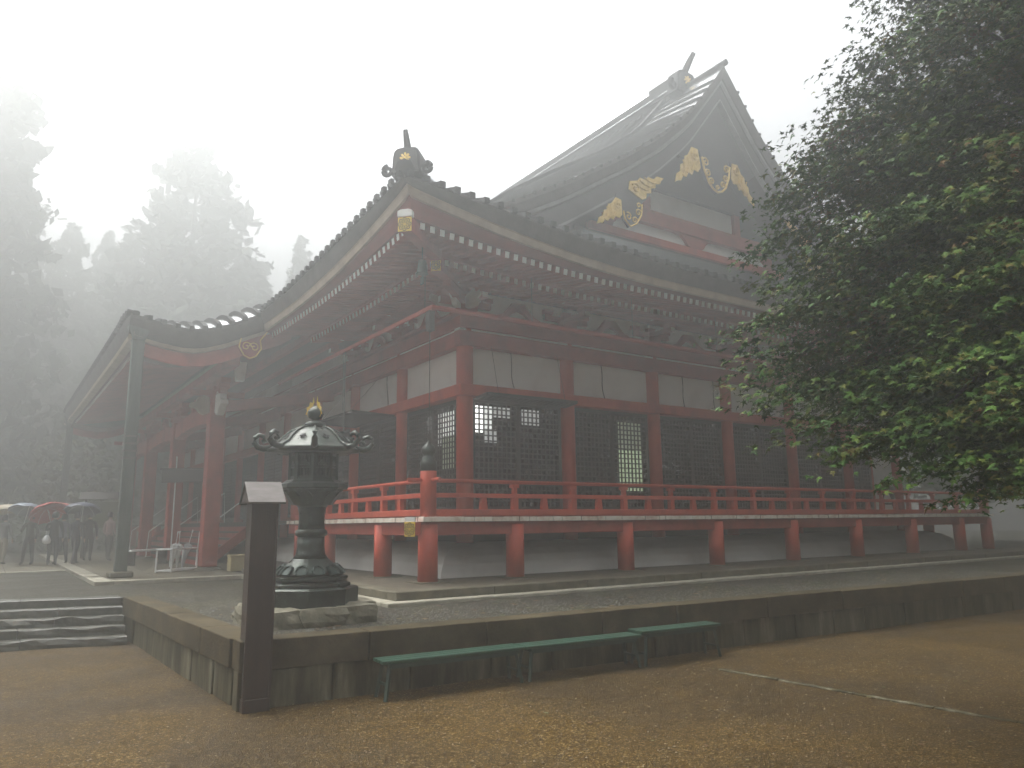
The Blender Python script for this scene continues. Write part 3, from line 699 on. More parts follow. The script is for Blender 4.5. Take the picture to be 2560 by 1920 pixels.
# main gable pendant and two lower pendants, gilded
U = 1.52
pdm = [(-1.9, .55), (-1.45, .20), (-1.0, .28), (-.62, .62), (-.55, .30), (-.45, -.12), (-.25, -.42), (0, -.55), (.25, -.42), (.45, -.12), (.55, .30), (.62, .62), (1.0, .28), (1.45, .20), (1.9, .55), (1.2, 1.3), (.5, 2.3), (0, 3.0), (-.5, 2.3), (-1.2, 1.3)]
def leaf_fin(parent, o, mir, sc, ang):
    """gilded cloud-leaf plate: scalloped leaf with a curl at its inner end, in relief"""
    o = Vector(o); a = AX*mir
    out = [(0, .12), (.10, .40), (-.06, .56), (-.30, .42), (-.42, .44), (-.55, .28), (-.68, .30), (-.80, .14), (-.95, .14), (-1.12, -.04), (-.98, -.06), (-.92, -.10), (-.78, -.02), (-.70, -.10), (-.55, -.02), (-.48, -.14), (-.34, -.04), (-.24, -.16), (-.10, -.10)]
    out = rot2([(x, z*.78) for x, z in out], ang, sc)
    ax_ = a; n_ = Vector((0, -1, 0))
    pl = out if mir > 0 else out[::-1]
    MB().prism([(x*mir, z) for x, z in pl], o, AX, AZ, 0, .03).build('gilded_leaf', GOLD, parent)
    m = MB()
    m.tube([o+AX*(x*mir)+AZ*z+n_*.045 for x, z in rot2(spiral((-.10, .22), .13, .02, 1.2, 1.3), ang, sc)], .022*sc*1.2, 6)
    for q in (-.35, -.52, -.70):
        m.tube([o+AX*(x*mir)+AZ*z+n_*.04 for x, z in rot2([(q+.16, .32-.1*abs(q+.35)), (q+.10, .16), (q, .04), (q-.10, .0)], ang, sc)], .018*sc*1.2, 5)
    m.build('gilded_vein', GOLD, parent)
def scroll_rim(parent, o, pts, curls, r=.034):
    o = Vector(o); m = MB(); m.tube([o+AX*x+AZ*z+Vector((0, -.035, 0)) for x, z in pts], r, 6)
    for c, R, a0, tr in curls: m.tube([o+AX*x+AZ*z+Vector((0, -.035, 0)) for x, z in spiral(c, R, R*.15, a0, tr)], r*.8, 6)
    m.build('gilded_scroll', GOLD, parent)
gp = bpy.data.objects.new('gable_pendant', None); COL.objects.link(gp); gp.parent = hall
O = Vector((GC-.12, U, 10.85))
MB().prism(pdm, O, AX, AZ, -.10, 0).build('pendant_board', BARGE, gp)
leaf_fin(gp, O+Vector((-.62, -.0, .22)), 1, 1.25, .62); leaf_fin(gp, O+Vector((.62, 0, .22)), -1, 1.15, .62)
scroll_rim(gp, O, [(-.60, .42), (-.52, .05), (-.36, -.30), (-.18, -.46), (0, -.52), (.18, -.46), (.36, -.30), (.52, .05), (.60, .42)], [((-.45, .30), .14, 3, -1.3), ((-.38, -.02), .12, 3, -1.3), ((-.24, -.24), .11, 3, -1.2), ((.45, .30), .14, 0, 1.3), ((.38, -.02), .12, 0, 1.3), ((.24, -.24), .11, 0, 1.2), ((0, -.38), .08, 0, 1.1)])
for s in (-1, 1):
    lp = bpy.data.objects.new('lower_pendant', None); COL.objects.link(lp); lp.parent = hall
    O = Vector((GC+s*(GC-6.38), 1.27, 8.80)) if s < 0 else Vector((GC+(GC-6.38), 1.27, 8.80))
    sh = [(-.62, -.02), (-.25, -.10), (-.20, -.25), (-.02, -.44), (.22, -.30), (.42, 0), (.46, .30), (1.0, .86), (.3, .9), (-.4, .4)]
    if s > 0: sh = [(-x, z) for x, z in sh][::-1]
    MB().prism(sh, O, AX, AZ, -.06, 0).build('pendant_board', BARGE, lp)
    m_ = 1 if s < 0 else -1
    leaf_fin(lp, O+Vector((-.22*m_, 0, -.06)), m_, .92, .50)
    leaf_fin(lp, O+Vector((.32*m_, 0, .42)), -m_, 1.12, -.72)
    scroll_rim(lp, O, [(-.22*m_, -.05), (-.18*m_, -.26), (0, -.42), (.22*m_, -.30), (.40*m_, -.02), (.44*m_, .28)], [((-.06*m_, -.16), .11, 2, -1.2*m_), ((.16*m_, -.22), .10, 0, 1.2*m_), ((.30*m_, .02), .11, 0, 1.2*m_), ((.32*m_, .22), .08, 0, 1.1*m_)], .024)

# ---- fire-drencher pipe under the eaves with cables
MB().tube([(.08, 9.2, 5.0), (.08, .08, 5.0), (20.4, .08, 5.0)], .05, 8).build('drencher_pipe', RED2, hall)
for p in ((.08, .35), (2.4, .08), (5.2, .08), (8.0, .08), (10.8, .08)): MB().tube([(p[0], p[1], 5.04), (p[0]+.0, p[1], 5.98)], .007, 5).build('pipe_hanger', BRONZE, hall)
box('pipe_valve', DARKW, hall, .02, .14, .06, .20, 4.55, 4.93)
MB().tube([(.08, .14, 4.6), (.06, .10, 2.2)], .008, 6).build('hanging_cable', DARKW, hall)
MB().tube([(.10, 4.35, 5.0), (.10, 4.3, 3.2), (.12, 4.3, 1.2)], .012, 6).build('hanging_cable', PIPE, hall)
MB().tube([(.12, 4.5, 4.98), (.14, 4.5, 3.6)], .010, 5).build('hanging_cable', PIPE, hall)

# ------------------------------------------------------------------ veranda and railing
ver = bpy.data.objects.new('veranda', None); COL.objects.link(ver); ver.parent = hall
ZD = 1.12
postm = MB().lathe([(.175, 0), (.175, .98)], 14).mesh('veranda_post', RED, True)
PXS = [0]+CXS+[LX]; PYS = CYS+[LY]
basem = MB().box(-.28, .28, -.28, .28, -.03, .012).mesh('post_base_stone', STONE)
def stops(face): return PXS if face == 'R' else ([0]+CYS[:3]+CYS[8:]+[LY])
for x in PXS: link('veranda_post', postm, ver, (x, 0, .01)); link('post_base_stone', basem, ver, (x, 0, 0))
for y in (CYS[0], CYS[1], 6.6, 26.6, CYS[9], LY): link('veranda_post', postm, ver, (0, y, .01)); link('post_base_stone', basem, ver, (0, y, 0))
link('veranda_post', postm, ver, (LX, CYS[0], .01)); link('veranda_post', postm, ver, (LX, CYS[2], .01))
box('veranda_beam', RED2, ver, -.09, LX+.09, -.10, .10, .80, 1.03, .01)
box('veranda_beam', RED2, ver, -.10, .10, .102, 7.3, .80, 1.03, .01)
box('veranda_beam', RED2, ver, -.10, .10, 25.9, LY, .80, 1.03, .01); box('veranda_beam', RED2, ver, LX-.1, LX+.1, .102, LY, .80, 1.03, .01)
rd = random.Random(11)
def planks(face, a0, a1):
    a = a0
    while a < a1-.02:
        e = min(a1, a+rd.uniform(.17, .26)); z = rd.uniform(-.004, .003); o = rd.uniform(-.008, .008)
        m = MB()
        m.box(*( (a+.002, e-.002, -.19+o, D-.1, 1.034, ZD+z) if face == 'R' else (-.19+o, D-.1, a+.002, e-.002, 1.034, ZD+z)))
        m.mi = 1
        m.box(*((a+.003, e-.003, -.193+o, -.187+o, 1.036, ZD+z-.002) if face == 'R' else (-.193+o, -.187+o, a+.003, e-.003, 1.036, ZD+z-.002)))
        m.build('deck_plank', [DARKW, EDGEW], ver); a = e
box('deck_corner_board', EDGEW, ver, -.20, .62, -.205, -.0, 1.036, ZD+.004, .006)
planks('R', .63, LX+.19); planks('L', .02, 7.2)
box('deck_floor', DARKW, ver, -.15, D-.1, 7.3, LY+.15, 1.04, ZD); box('deck_floor', DARKW, ver, X1+.1, LX+.15, D, LY+.15, 1.04, ZD)
emblem(ver, (-.30, -.206, .955), AX, AZ, .001, .001) if False else None
e1 = bpy.data.objects.new('emblem', None); COL.objects.link(e1); e1.parent = hall
box('beam_end', RED, e1, -.40, -.19, -.10, .10, .83, 1.03)
emblem(e1, (-.405, -.10, .915), Vector((.55, -.835, 0)).normalized(), AZ, .205, .25, .40)
MB().prism([(-.10, -.02), (.10, -.02), (.10, .055), (-.10, .055)], (-.405, -.10, 1.07), Vector((.55, -.835, 0)).normalized(), AZ, -.02, .012).build('emblem_cap', WHITEP, e1)
rail = bpy.data.objects.new('railing', None); COL.objects.link(rail); rail.parent = hall
MB().tube([(-.42, 0, 1.765), (LX+.35, 0, 1.765)], .036, 8).build('top_rail', RED, rail, True)
MB().tube([(0, -.42, 1.765), (0, 7.0, 1.765)], .036, 8).build('top_rail', RED, rail, True)
box('middle_rail', RED, rail, .10, LX-.10, -.05, .05, 1.465, 1.545, .008); box('middle_rail', RED, rail, -.05, .05, .10, 7.0, 1.465, 1.545, .008)
box('bottom_rail', RED, rail, .12, LX-.12, -.075, .075, 1.135, 1.255, .01); box('bottom_rail', RED, rail, -.075, .075, .12, 7.0, 1.135, 1.255, .01)
def giboshi(x, y):
    n = bpy.data.objects.new('corner_newel', None); COL.objects.link(n); n.parent = hall
    MB().lathe([(.145, 1.125), (.145, 1.93), (.13, 1.95)], 16, (x, y, 0)).build('newel_post', RED, n, True)
    MB().lathe([(.15, 1.93), (.15, 2.10), (.12, 2.13), (.125, 2.16), (.10, 2.19), (.085, 2.21), (.125, 2.25), (.135, 2.30), (.115, 2.36), (.06, 2.41), (.02, 2.46), (.008, 2.48)], 16, (x, y, 0)).build('newel_finial', BRONZE, n, True)
giboshi(0, 0); giboshi(LX, 0); giboshi(0, 7.05)
rp = MB().box(-.055, .055, -.055, .055, 1.257, 1.464).box(-.04, .04, -.04, .04, 1.546, 1.66).box(-.075, .075, -.06, .06, 1.662, 1.728)
rpm = rp.mesh('railing_post', RED)
smm = MB().prism([(-.075, 0), (.075, 0), (.05, .21), (-.05, .21)], (0, -.0, 1.256), AX, AZ, -.04, .04).mesh('railing_strut', RED)
for k in range(13):
    x = D+B/2*k
    if x < LX-.5: link('railing_post', rpm, rail, (x, 0, 0))
    link('railing_strut', smm, rail, (x-B/4, 0, 0))
for k in range(4):
    y = D+BY/2*k
    o = link('railing_post', rpm, rail, (0, y, 0)); o.rotation_euler.z = PI/2
    o = link('railing_strut', smm, rail, (0, y-BY/4, 0)); o.rotation_euler.z = PI/2
# dark wooden stand near the far end of the veranda
sd2 = thing('wooden_stand', 'small dark wooden stand on the veranda near its far end', 'stand', (16.4, .9, ZD))
for s in (-1, 1):
    MB().prism([(-.20, 0), (-.10, 0), (-.02, .45), (.12, .72), (.04, .76), (-.10, .48)], (s*.28, 0, 0), AX*(-s), AZ, -.05, .05).build('stand_leg', DARKW, sd2)
MB().box(-.26, .26, -.16, .16, .70, .86).build('stand_top', DARKW, sd2, bevel=.03); MB().box(-.24, .24, -.03, .03, .30, .36).build('stand_rail', DARKW, sd2)
# plastered mound below the floor
md = MB(); prof = [(.58, 0), (.60, .10), (.66, .24), (.78, .38), (.98, .50), (1.3, .58), (1.9, .62)]
md.grid([[(o, o, z) for o, z in prof], [(LX-o, o, z) for o, z in prof]])
md.grid([[(o, LY-o, z) for o, z in prof], [(o, o, z) for o, z in prof]])
md.grid([[(LX-o, o, z) for o, z in prof], [(LX-o, LY-o, z) for o, z in prof]])
md.build('plaster_mound', PLASTER, hall)

# ------------------------------------------------------------------ porch
po = bpy.data.objects.new('porch_roof', None); COL.objects.link(po); po.parent = hall
PXx = [-4.1, -3.4, -2.9, -2.37, -1.82, -1.26, -.63, .0, .7]
PZz = [6.02, 6.03, 6.08, 6.2, 6.42, 6.70, 6.98, 7.22, 7.45]
def zP(x, y):
    z = float(np.interp(x, PXx, PZz)); v = min(y-KY0, KY1-y)
    s = max(0, 1-v/4.0); z += .10*s*s*max(0, min(1, (-2-x)/2))
    if v < 1.5: z -= (.16+.24*max(0, min(1, (x+4.1)/1.4)))*((1.5-v)/1.5)**2*(1 if x < -.5 else max(0, 1-(x+.5)/1.2))
    return z
ys = [KY0+1.5*i/8 for i in range(9)]+[KY0+1.5+(KY1-KY0-3)*i/20 for i in range(1, 21)]+[KY1-1.5+1.5*i/8 for i in range(1, 9)]
xs = [-4.1+4.8*i/16 for i in range(17)]
MB().grid([[(x, y, zP(x, y)) for y in ys] for x in xs]).build('porch_roof_slope', ROOF, po, smooth=True)
y = KY0+1.7
while y < KY1-.2:
    MB().tube([(x, y, zP(x, y)+.03) for x in (-4.16, -3.6, -3, -2.4, -1.8, -1.2, -.6, 0, .6)], .075, 4, ph=PI/4).build('roof_rib', RIB, po); y += .39
x = -4.0
while x < -.55:
    MB().tube([(x, y, zP(x, y)+.04) for y in (KY0-.06, KY0+.15, KY0+.5, KY0+.9, KY0+1.2, KY0+1.5)], .08, 4, ph=PI/4).build('verge_rib', RIB, po); x += .315
for y in (KY0+.12, KY0+.5, KY0+.88, KY0+1.25): MB().tube([(-4.17, y, zP(-4.1, y)+.04), (-3.9, y, zP(-3.9, y)+.04)], .075, 8).build('verge_rib', RIB, po)
for y, sg in ((KY0, 1), (KY1, -1)):
    X_ = [-4.1+3.9*i/16 for i in range(17)]
    MB().grid([[(x, y+sg*o, zP(x, y)+dz) for o, dz in ((.02, .02), (0, -.10), (.08, -.42), (.12, -.46))] for x in X_]).build('verge_edge', ROOFD, po)
    MB().grid([[(x, y+sg*o, zP(x, y)+dz) for o, dz in ((.12, -.46), (.13, -.55), (.24, -.57))] for x in X_]).build('pale_eave_board', LBOARD, po)
    MB().grid([[(x, y+sg*o, zP(x, y)+dz) for o, dz in ((.22, -.55), (.22, -.86-.10*(x+4)/3.9), (.30, -.86-.10*(x+4)/3.9), (.30, -.55))] for x in X_ if x > -3.95]).build('porch_barge_board', RED2, po)  # duller copy of the vermilion keeps this sunlit board dim
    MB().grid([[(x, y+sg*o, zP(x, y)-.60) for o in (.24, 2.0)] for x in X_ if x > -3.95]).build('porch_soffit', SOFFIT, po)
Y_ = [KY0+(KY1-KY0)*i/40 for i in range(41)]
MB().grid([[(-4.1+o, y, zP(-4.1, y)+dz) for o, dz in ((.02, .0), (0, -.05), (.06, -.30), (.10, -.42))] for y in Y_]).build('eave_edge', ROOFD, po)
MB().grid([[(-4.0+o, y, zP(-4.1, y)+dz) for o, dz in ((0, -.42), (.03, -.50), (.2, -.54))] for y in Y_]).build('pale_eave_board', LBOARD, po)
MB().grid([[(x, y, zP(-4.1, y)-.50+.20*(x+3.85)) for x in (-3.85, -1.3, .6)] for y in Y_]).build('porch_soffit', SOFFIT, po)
m = MB()
for i in range(61):
    y = KY0+.2+(KY1-KY0-.4)*i/60; m.tube([(-4.17, y, zP(-4.1, y)+.01), (-4.10, y, zP(-4.1, y)+.01)], .085, 4, ph=PI/4)
tag(m.build('end_tile', RIB, po), kind='stuff')
y = KY0+.45; c = 0
while y < KY1-.3:
    z = zP(-4.1, y)-.60; mm = MB(); mm.beam((-3.72, y, z), (-1.4, y, z+.44), .075, .10); mm.mi = 1; mm.beam((-3.724, y, z-.001), (-3.719, y, z), .071, .096)
    mm.build('porch_rafter', [RED2, WHITEP], hall); y += .21
KC = [9.14, 14.1, 19.06, 24.0]
kcm = MB().box(-.2, .2, -.2, .2, .04, 4.35).mesh('porch_column', RED2); kbm = MB().lathe([(.36, 0), (.36, .03), (.30, .055)], 14).mesh('column_base_stone', STONE)  # same vermilion in a duller red, so the porch looks less sunlit
for y in KC: link('porch_column', kcm, hall, (-1.6, y, -.06), .02); link('column_base_stone', kbm, hall, (-1.6, y, -.105))
for y0, y1 in zip(KC[:-1], KC[1:]):
    pr = [(y0+.19, 3.95), (y0+1.2, 4.03), ((y0+y1)/2, 4.06), (y1-1.2, 4.03), (y1-.19, 3.95)]
    MB().grid([[(-1.74, y, z-.2), (-1.74, y, z+.24), (-1.46, y, z+.24), (-1.46, y, z-.2), (-1.74, y, z-.2)] for y, z in pr]).build('rainbow_beam', RED2, hall)
    MB().prism([(p[0], p[1]+.0) for p in [(-q, z) for q, z in strut]], (-1.6, (y0+y1)/2, 4.32), -AY, AZ, -.06, .06).build('frog_leg_strut', RED2, hall)
for y in KC:
    m = MB(); m.box(-1.82, -1.38, y-.22, y+.22, 4.30, 4.46); m.box(-1.70, -1.50, y-.7, y+.7, 4.462, 4.60); m.box(-2.3, -.9, y-.09, y+.09, 4.462, 4.60)
    for q in (-.6, 0, .6): m.box(-1.74, -1.46, y+q-.13, y+q+.13, 4.602, 4.72)
    m.box(-1.72, -1.48, y-.85, y+.85, 4.722, 4.86)
    m.build('bracket_set', RED2, hall)
    MB().beam((-1.4, y, 4.2), (D-.2, y+.0, 4.75), .2, .3).build('tie_beam', RED2, hall)
nose = [(0, 0), (.18, -.08), (.30, -.02), (.42, .12), (.62, .18), (.60, .30), (.44, .34), (.36, .52), (.20, .58), (0, .50)]
MB().prism(nose, (-1.6, KC[0]-.2, 3.98), -AY, AZ, -.10, .10).build('carved_nose', WHITEP, hall, bevel=.015)
MB().prism([(x*.8, z*.8) for x, z in nose], (-1.8, KC[0], 4.0), -AX, AZ, -.09, .09).build('carved_nose', LBOARD, hall, bevel=.015)
MB().prism([(-.1, 0), (.1, 0), (.14, .5), (-.14, .5)], (-1.3, KY0+.9, 4.75), AX, AZ, -.1, .1).build('carved_nose', WHITEP, hall)
box('porch_purlin', RED2, hall, -1.74, -1.46, KY0+.35, KY1-.35, 5.05, 5.28)
pg = bpy.data.objects.new('porch_pendant', None); COL.objects.link(pg); pg.parent = hall
O = Vector((-1.28, KY0+.16, 5.62))
sh = [(-.5, .55), (-.26, .10), (-.30, -.12), (-.16, -.34), (0, -.42), (.16, -.34), (.30, -.12), (.26, .10), (.62, .62), (.2, .66), (-.2, .6)]
MB().prism(sh, O, AX, AZ, -.06, 0).build('pendant_board', RED2, pg)
scroll_rim(pg, O, [(-.46, .5), (-.24, .10), (-.28, -.12), (-.15, -.33), (0, -.40), (.15, -.33), (.28, -.12), (.24, .10), (.58, .58)], [((-.1, -.1), .13, 0, 1.3), ((.1, -.1), .13, 3, -1.3)], .018)
# interior behind the porch: doors and steps
fs = thing('porch_stairs', 'broad wooden stairs from the porch paving to the veranda', 'stairs', (-1.5, 16.6, -.1))
for k in range(6):
    MB().box(.15+.24*k, .15+.24*k+.30, -6.0, 6.0, .19*(k+1)-.05, .19*(k+1)).build('stair_tread', DARKW, fs)
    MB().box(.19+.24*k, .19+.24*k+.03, -6.0, 6.0, .19*k, .19*(k+1)-.052).build('stair_riser', RED2, fs)
for y in (-6.1, 6.1): MB().beam((.1, y, .05), (1.75, y, 1.35), .10, .25).build('stair_stringer', RED2, fs)
for y in (-6.1, -2, 2, 6.1):
    m = MB(); m.tube([(-.1, y, .05), (-.05, y, .95), (1.55, y, 2.2), (1.6, y, 1.2)], .016, 7); m.build('stair_handrail', WHITEM, fs, True)
# downpipes at the porch corners
for y in (KY0+.2, KY1-.2):
    dp = bpy.data.objects.new('downpipe', None); COL.objects.link(dp); dp.parent = hall
    MB().box(-4.0, -3.74, y-.12, y+.12, -.02, 5.42).build('pipe_shaft', PIPE, dp, bevel=.015)
    MB().prism([(-.14, 0), (.14, 0), (.24, .32), (-.24, .32)], (-3.87, y, 5.38), AX, AZ, -.16, .16).build('pipe_hopper', PIPE, dp)
    for z in (2.55, 2.72, 2.89, 3.06): MB().box(-4.015, -3.725, y-.135, y+.135, z, z+.045).build('pipe_band', CAPM, dp)
    MB().box(-4.12, -3.62, y-.25, y+.25, -.105, .03).build('pipe_base', STONE, dp, bevel=.03)

# ------------------------------------------------------------------ bronze lantern on its stone plinth
LNX, LNY = -2.97, -2.4
pl = thing('stone_plinth', 'rough mossy stones forming a low base under the bronze lantern', 'plinth', (LNX, LNY, ZT))
rd = random.Random(3)
def rough_stone(name, c, sx, sy, sz, seed, parent, m=ROCK, amt=.12):
    bm = bmesh.new(); bmesh.ops.create_cube(bm, size=1); bmesh.ops.subdivide_edges(bm, edges=bm.edges, cuts=3, use_grid_fill=True)
    for v in bm.verts:
        p = v.co; q = p.normalized()*.62; p = p.lerp(q, .28); nn = mn.noise_vector(p*2.2+Vector((seed, seed*2, 0)))
        p = p+nn*amt; v.co = (p.x*sx, p.y*sy, p.z*sz)
    me = bpy.data.meshes.new(name); bm.to_mesh(me); bm.free(); me.materials.append(m)
    return link(name, me, parent, c)
for i, (x, y, sx, sy, sz) in enumerate([(-.52, -.42, .55, .5, .22), (-.05, -.50, .55, .42, .22), (.38, -.46, .50, .45, .24), (.58, -.02, .40, .55, .25), (-.60, .05, .42, .6, .23), (.45, .42, .6, .5, .23), (-.35, .48, .7, .5, .23), (.0, .0, .9, .9, .185)]):
    rough_stone('plinth_stone', (x, y, sz*.28-.01), sx*1.06, sy*1.06, sz*1.28, i*3.1, pl)
L_ = thing('bronze_lantern', 'tall dark bronze temple lantern with curled roof and gilded flame finial', 'lantern', (LNX, LNY, -.012), math.radians(25.4)); L_.scale = (1.02, 1.02, .935)
hexf = lambda t, u: math.cos(PI/8)/math.cos((t % (PI/4))-PI/8)
def lat(name, prof, m=BRONZE, n=24, rf=None, smooth=True, phase=0): return MB().lathe(prof, 48 if rf else n, rf=rf, phase=phase).build(name, m, L_, smooth)
lat('base_slab', [(.60, 0), (.60, .25), (.57, .27)], n=24, rf=hexf, smooth=False)
lat('base_moulding', [(.50, .27), (.50, .31), (.44, .34), (.47, .37), (.47, .40), (.40, .42)], rf=hexf, smooth=False)
m = MB(); m.lathe([(.40, .42), (.385, .47), (.30, .56), (.235, .62), (.22, .64)], 24); m.build('lotus_base', BRONZE, L_, True)
pet = MB(); pet.prism([(-.055, 0), (.055, 0), (.075, .06), (.06, .13), (0, .17), (-.06, .13), (-.075, .06)], (0, 0, 0), AX, Vector((0, .62, .78)), -.0, .03); pet.tube([Vector((x, .62*z-.03, .78*z+.02)) for x, z in ((-.06, .0), (-.07, .06), (-.045, .12), (0, .14), (.045, .12), (.07, .06), (.06, .0))], .014, 5)
petm = pet.mesh('lotus_petal', BRONZEG)
for k in range(12):
    t = 2*PI*k/12; o = link('lotus_petal', petm, L_, (.40*math.cos(t), .40*math.sin(t), .425)); o.rotation_euler.z = t+PI/2
lat('lower_shaft', [(.215, .64), (.18, .70), (.168, .80), (.168, .93)])
lat('shaft_ring', [(.168, .93), (.195, .95), (.20, .98), (.195, 1.01), (.168, 1.03)])
lat('upper_shaft', [(.165, 1.03), (.158, 1.10), (.16, 1.25), (.178, 1.33)])
lat('lotus_cup', [(.18, 1.33), (.205, 1.36), (.24, 1.42), (.31, 1.50), (.37, 1.545), (.375, 1.57)], BRONZE, rf=lambda t, u: 1+.05*u*math.cos(12*t))
petc = MB().prism([(-.07, 0), (.07, 0), (.085, .12), (.05, .20), (0, .225), (-.05, .20), (-.085, .12)], (0, 0, 0), AX, Vector((0, -.55, .83)), 0, .02).mesh('cup_petal', BRONZE)
for k in range(12):
    t = 2*PI*k/12; o = link('cup_petal', petc, L_, (.225*math.cos(t), .225*math.sin(t), 1.37)); o.rotation_euler.z = t+PI/2
lat('firebox_floor', [(.42, 1.57), (.44, 1.59), (.43, 1.64), (.36, 1.67), (.33, 1.70)], rf=hexf, smooth=False)
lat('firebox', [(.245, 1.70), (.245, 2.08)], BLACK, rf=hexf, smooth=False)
for k in range(8):
    t = PI/4*k; c = Vector((math.cos(t), math.sin(t), 0))*.275
    MB().beam(c+Vector((0, 0, 1.70)), c+Vector((0, 0, 2.08)), .05, .05).build('firebox_post', BRONZE, L_)
    t2 = t+PI/8; rr = .275*math.cos(PI/8); cc = Vector((math.cos(t2), math.sin(t2), 0)); a = Vector((-math.sin(t2), math.cos(t2), 0))
    m = MB()
    for z0, z1 in ((1.70, 1.75), (1.86, 1.885), (2.03, 2.08)): m.add(*[(lambda B_: (B_.v, B_.f))(MB().beam(cc*rr-a*.09+AZ*(z0+z1)/2, cc*rr+a*.09+AZ*(z0+z1)/2, .03, z1-z0))][0])
    for q in (-.055, -.018, .018, .055): 
        B_ = MB().beam(cc*rr+a*q+AZ*1.75, cc*rr+a*q+AZ*2.03, .014, .014); m.add(B_.v, B_.f)
    B_ = MB().prism([(-.06, 0), (.06, 0), (0, .07)], cc*(rr+.01)+AZ*1.9, a, AZ, -.005, .012); m.add(B_.v, B_.f)
    m.build('firebox_grille', BRONZE, L_)
lob = lambda t, u: 1+(.13*abs(math.cos(4*t))**6-.04)*max(0, 1-u*1.1)+.035*abs(math.cos(4*t))**4
lat('lantern_roof', [(.40, 2.07), (.52, 2.085), (.55, 2.12), (.50, 2.15), (.43, 2.20), (.36, 2.29), (.28, 2.37), (.18, 2.425), (.12, 2.44)], BRONZE, n=48, rf=lob)
for k in range(8):
    t = PI/4*k; c = Vector((math.cos(t), math.sin(t), 0))
    m = MB(); m.tube([c*r+AZ*z for r, z in ((.12, 2.45), (.20, 2.43), (.30, 2.375), (.38, 2.30), (.46, 2.21), (.56, 2.155))], .018, 6)
    m.build('roof_ridge', BRONZE, L_, True)
    cu = [(.54, 2.14), (.62, 2.13), (.69, 2.15), (.735, 2.21), (.73, 2.285), (.68, 2.32), (.625, 2.30), (.61, 2.245), (.645, 2.225)]
    MB().tube([c*r+AZ*z for r, z in cu], [.045, .042, .038, .036, .034, .032, .030, .030, .034], 8).build('roof_curl', BRONZE, L_, True)
    t2 = t+PI/8; c2_ = Vector((math.cos(t2), math.sin(t2), 0)); a = Vector((-math.sin(t2), math.cos(t2), 0)); nb = (c2_*-.62+AZ*.78)
    flower(c2_*.365+AZ*2.285, a, nb, .045, BARGE, 'roof_crest', L_, 6, .012)
lat('finial_neck', [(.115, 2.43), (.135, 2.46), (.13, 2.50), (.07, 2.53), (.05, 2.55)])
lat('finial_jewel', [(.04, 2.55), (.085, 2.58), (.105, 2.63), (.10, 2.67), (.06, 2.72), (.015, 2.75)])
m = MB()
for t in (2.4, 4.6):
    c = Vector((math.cos(t), math.sin(t), 0)); a = AZ
    m.prism([(.105, 2.58), (.125, 2.62), (.15, 2.62), (.13, 2.67), (.135, 2.72), (.10, 2.74), (.085, 2.80), (.05, 2.79), (.035, 2.88), (.022, 2.80), (.045, 2.74), (.10, 2.69), (.11, 2.64)], (0, 0, 0), c*.85, AZ, -.004, .004)
m.build('finial_flame', GOLD, L_)

# ------------------------------------------------------------------ dark wooden marker post with a little zinc roof
# post with its little roof
ps = thing('marker_post', 'dark square wooden post with a small gabled zinc cap by the terrace corner', 'post', (-4.02, -3.80, ZG), math.radians(-4))
MB().box(-.135, .135, -.165, .165, -.02, .12).build('post_sleeve', POSTW, ps, bevel=.01)
MB().box(-.125, .125, -.155, .155, .12, 2.1).build('post_shaft', POSTW, ps, bevel=.008)
for x, y in ((-.125, -.155), (.125, -.155)): MB().box(x-.012, x+.012, y-.012, y+.012, .12, 2.08).build('corner_bead', POSTW, ps)
MB().prism([(-.23, 2.07), (.23, 2.07), (0, 2.27)], (0, 0, 0), AY, AZ, -.175, .175).build('cap_core', POSTW, ps)
for s in (-1, 1):
    MB().add([(-.19, 0, 2.295), (.19, 0, 2.295), (.19, s*.25, 2.075), (-.19, s*.25, 2.075), (-.19, 0, 2.28), (.19, 0, 2.28), (.19, s*.245, 2.055), (-.19, s*.245, 2.055)], [(0, 1, 2, 3), (7, 6, 5, 4), (0, 3, 7, 4), (1, 5, 6, 2), (3, 2, 6, 7), (0, 4, 5, 1)]).build('zinc_cap', CAPM, ps)

# ------------------------------------------------------------------ green benches along the wall
def bench(x0, x1, y, rz, zt, label, first=None):
    L = x1-x0
    o = thing('bench', label, 'bench', ((x0+x1)/2, y, ZG), rz, 'green benches along the terrace wall')
    for k in range(3): MB().box(-L/2, L/2, -.155+.104*k, -.053+.104*k-.004, zt-.035, zt).build('seat_slat', GREEN, o, bevel=.005)
    for s in (-1, 1):
        for t in (-1, 1): MB().beam((s*(L/2-.10), t*.10, zt-.035), (s*(L/2-.04), t*.145, -.01), .035, .035).build('leg', DGREEN, o)
        MB().beam((s*(L/2-.08), -.12, .14), (s*(L/2-.08), .12, .14), .025, .025).build('stretcher', DGREEN, o)
        MB().box(s*(L/2-.10)-.03, s*(L/2-.10)+.03, -.15, .15, zt-.07, zt-.036).build('seat_support', DGREEN, o)
    MB().box(-L/2+.1, L/2-.1, -.15, -.13, zt-.085, zt-.036).build('apron', DGREEN, o)
    return o
bench(-2.82, -1.06, -4.24, math.radians(-4.0), .40, 'nearest of the three green benches, left end under the terrace wall')
bench(-1.04, .70, -4.36, math.radians(-4.0), .395, 'middle green bench, butted against the two other green benches')
bench(.72, 2.12, -4.46, math.radians(-4.0), .43, 'slightly higher green bench at the far right end of the row')

